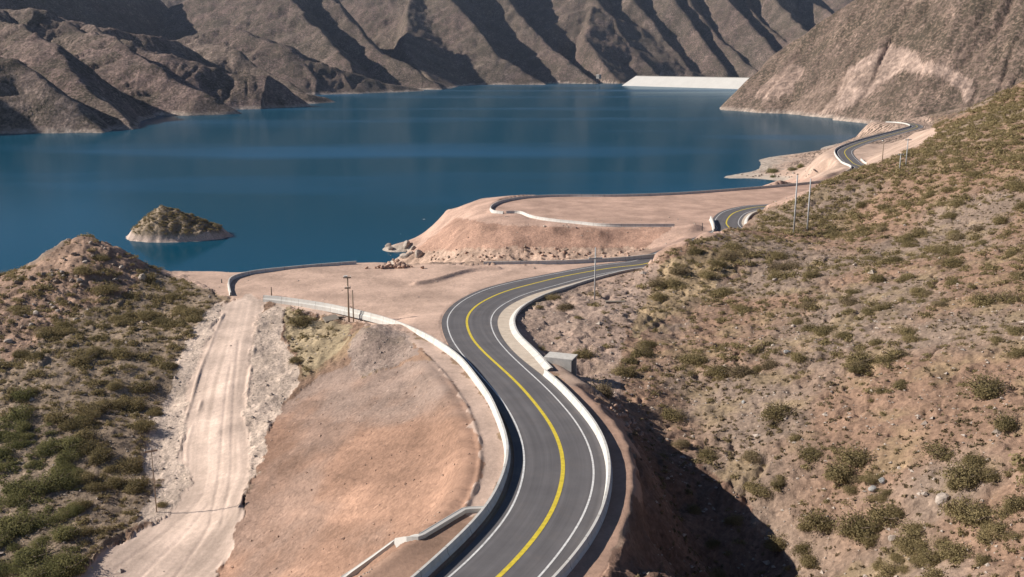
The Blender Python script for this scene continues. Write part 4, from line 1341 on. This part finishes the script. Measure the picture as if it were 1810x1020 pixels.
sr = np.clip(sr * np.where(left & (spx < 150) & (spy > 740), 1.35, 1.0), .25, 2.3)
dep = sy * CT - (sz - CAMZ) * ST
# visible from the viewpoint?
vis = (spx > -10) & (spx < 1820) & (spy > 0) & (spy < 1030)
for tt in np.linspace(.55, .985, 26):
    g = height(sx * tt, sy * tt)
    zl = CAMZ + (sz + sr * .5 - CAMZ) * tt
    vis &= g < zl
app = sr / dep * vis
order = np.argsort(-app)
hero = order[:284]
LB = {
    'lo': ("olive brown scrub bush on the thick brush slope left of the dirt track", "olive scrub left of the dirt track", 'o'),
    'lg': ("fresh green bush in the lower left corner of the brush slope", "green bushes in the lower left corner", 'g'),
    'kn': ("low scrub bush among the boulders of the rocky knoll", "scrub on the rocky knoll", 'o'),
    'ro': ("olive brown bush scattered on the stony hillside right of the ravine", "olive bushes on the right hillside", 'o'),
    'rd': ("dry straw coloured bush on the stony hillside right of the ravine", "dry bushes on the right hillside", 'd'),
    'ba': ("bush in the dense scrub band along the top of the right hillside", "bushes of the upper scrub band", 'o'),
    'sp': ("soft olive bush crowding the spur in the lower right corner", "bushes crowding the lower right spur", 'o'),
    'pl': ("bush in the small scrub plot between the dirt track and the brown pole", "bushes of the small plot by the track", 'o'),
}
cnt = 0
for i_ in hero:
    i_ = int(i_)
    if plot[i_]: k_ = 'pl'
    elif kn[i_]: k_ = 'kn'
    elif left[i_]: k_ = 'lg' if (spx[i_] < 140 and spy[i_] > 760) or (spx[i_] < 40 and spy[i_] > 640) else 'lo'
    elif band[i_]: k_ = 'ba'
    elif spur[i_]: k_ = 'sp'
    else: k_ = 'rd' if random.random() < .22 else 'ro'
    lb, gr, kd = LB[k_]
    put_shrub(sx[i_], sy[i_], sz[i_], sr[i_], kd, lb, gr, cnt < 60)
    cnt += 1
rest = order[284:]
# shrubs on the island and low tufts everywhere join the uncounted scrub
nI = 2600
tx_ = RNG.uniform(-19, 19, nI) + IC[0]; ty_ = RNG.uniform(-13, 13, nI) + IC[1]; tz_ = island_h(tx_, ty_)
okI = (tz_ > 2.6) & (RNG.random(nI) < .5)
nT = 70000
ux = RNG.uniform(-118, 170, nT); uy = 58 * (320 / 58) ** RNG.random(nT)
px0, py0 = proj(ux, uy, rbf(ux, uy))
tk = (px0 > -40) & (px0 < 1850) & (py0 > 120) & (py0 < 1060)
for poly in BARE_ALL:
    tk &= ~inpoly(px0, py0, poly)
tk &= ((px0 + 90 * fbm(ux / 12, uy / 12, 3, 441) > 1080) | inpoly(px0, py0, D_LEFT) | inpoly(px0, py0, PLOT)) & (polydist(ux, uy, CEN)[0] > 9)
tk &= RNG.random(nT) < (.45 + .9 * fbm(ux / 9, uy / 9, 3, 431))
ux, uy = ux[tk], uy[tk]; uz = height(ux, uy)
TUFT = [shrub_mesh("s", 16, .42, 190 + k_, None) for k_ in range(4)]


def scatter_mesh(name, X, Y, Zz, R, temps, mat, lab, cat):
    V = []
    ang = RNG.uniform(0, 6.28, len(X)); which = RNG.integers(0, len(temps), len(X))
    for k_ in range(len(temps)):
        s_ = which == k_
        if not s_.any(): continue
        tv = temps[k_]
        ca, sa = np.cos(ang[s_]), np.sin(ang[s_])
        vx = (tv[None, :, 0] * ca[:, None] - tv[None, :, 1] * sa[:, None]) * R[s_][:, None] + X[s_][:, None]
        vy = (tv[None, :, 0] * sa[:, None] + tv[None, :, 1] * ca[:, None]) * R[s_][:, None] + Y[s_][:, None]
        vz = tv[None, :, 2] * R[s_][:, None] * 1.0 + (Zz[s_] - .05 * R[s_])[:, None]
        V.append(np.stack([vx, vy, vz], 2).reshape(-1, 3))
    V = np.vstack(V)
    o = np_mesh(name, V, np.arange(len(V)).reshape(-1, 4), mat, False)
    return tag(o, lab, cat, None, 'stuff')


rs_ = rest
gm = left[rs_] & (spx[rs_] < 140) & (spy[rs_] > 740)
a_ = rs_[~gm]; b_ = rs_[gm]
scatter_mesh("scrub", np.r_[sx[a_], tx_[okI]], np.r_[sy[a_], ty_[okI]], np.r_[sz[a_], tz_[okI]], np.r_[sr[a_], RNG.uniform(.35, .9, okI.sum())], LOW, M_LEAF, "olive scrub covering the dry slopes and the island", "scrub")
scatter_mesh("green_scrub", sx[b_], sy[b_], sz[b_], sr[b_], LOW, M_LEAFG, "greener scrub of the lower left corner", "scrub")
scatter_mesh("dry_grass", ux, uy, uz, RNG.uniform(.12, .42, len(ux)), TUFT, M_LEAFD, "dry grass tufts and low herbs between the bushes", "grass")

# loose stones on slopes
def stones(name, X, Y, Zz, R, mat, lab):
    base = np.array([(1, 0, 0), (0, 1, 0), (-1, 0, 0), (0, -1, 0), (0, 0, .8), (0, 0, -.6)], float)
    fb = np.array([(0, 1, 4), (1, 2, 4), (2, 3, 4), (3, 0, 4), (1, 0, 5), (2, 1, 5), (3, 2, 5), (0, 3, 5)])
    n_ = len(X)
    jit = base[None] * RNG.uniform(.55, 1.25, (n_, 6, 3)) + RNG.normal(size=(n_, 6, 3)) * .15
    a = RNG.uniform(0, 6.28, n_); ca, sa = np.cos(a)[:, None], np.sin(a)[:, None]
    vx = (jit[:, :, 0] * ca - jit[:, :, 1] * sa) * R[:, None] + X[:, None]
    vy = (jit[:, :, 0] * sa + jit[:, :, 1] * ca) * R[:, None] + Y[:, None]
    vz = jit[:, :, 2] * R[:, None] * .8 + (Zz + R * .2)[:, None]
    V = np.stack([vx, vy, vz], 2).reshape(-1, 3)
    Fc = (fb[None] + (np.arange(n_) * 6)[:, None, None]).reshape(-1, 3)
    o = np_mesh(name, V, Fc, mat, False, nv=3)
    return tag(o, lab, "stones", None, 'stuff')


nR = 52000
qx = RNG.uniform(-118, 130, nR); qy = 58 * (290 / 58) ** RNG.random(nR)
p0, p1 = proj(qx, qy, rbf(qx, qy))
tk = (p0 > -40) & (p0 < 1850) & (p1 > 300) & (p1 < 1060) & (polydist(qx, qy, CEN)[0] > 8.5)
for poly in (M_TRACK, M_PLAT, M_SHL, M_BENCH):
    tk &= ~(inpoly(p0, p1, poly) & (RNG.random(nR) > .03))
red = inpoly(p0, p1, M_RED) | inpoly(p0, p1, M_RED2)
tk &= RNG.random(nR) < np.where(red, .42, .5)
rdx = red[tk]; qx, qy = qx[tk], qy[tk]; qz = height(qx, qy)
rr = np.exp(RNG.normal(-2.15, .5, len(qx))) * np.where(rdx, .7, 1.0)
keep = qz > .3
stones("stones", qx[keep & ~rdx], qy[keep & ~rdx], qz[keep & ~rdx], rr[keep & ~rdx], M_ROCK, "loose pale stones strewn over the hillsides")
stones("red_stones", qx[keep & rdx], qy[keep & rdx], qz[keep & rdx], rr[keep & rdx], M_ROCKR, "small reddish stones strewn over the fill slope")
print("shrubs", n, "tufts", len(ux), "stones", len(qx))

# ------------------------------------------------------------------ thin air between the viewpoint and the far shore
mb = MB(); mb.box((0, 2700, 420), (14000, 6100, 862))
m, t, b = new_mat("thin_haze")
t.nodes.remove(b)
pv = t.nodes.new("ShaderNodeVolumePrincipled")
pv.inputs["Density"].default_value = 2.0e-5
pv.inputs["Color"].default_value = (.62, .74, 1.0, 1)
pv.inputs["Anisotropy"].default_value = .2
t.links.new(pv.outputs[0], t.nodes["Material Output"].inputs["Volume"])
tag(mb.build("haze", m), kind='stuff')
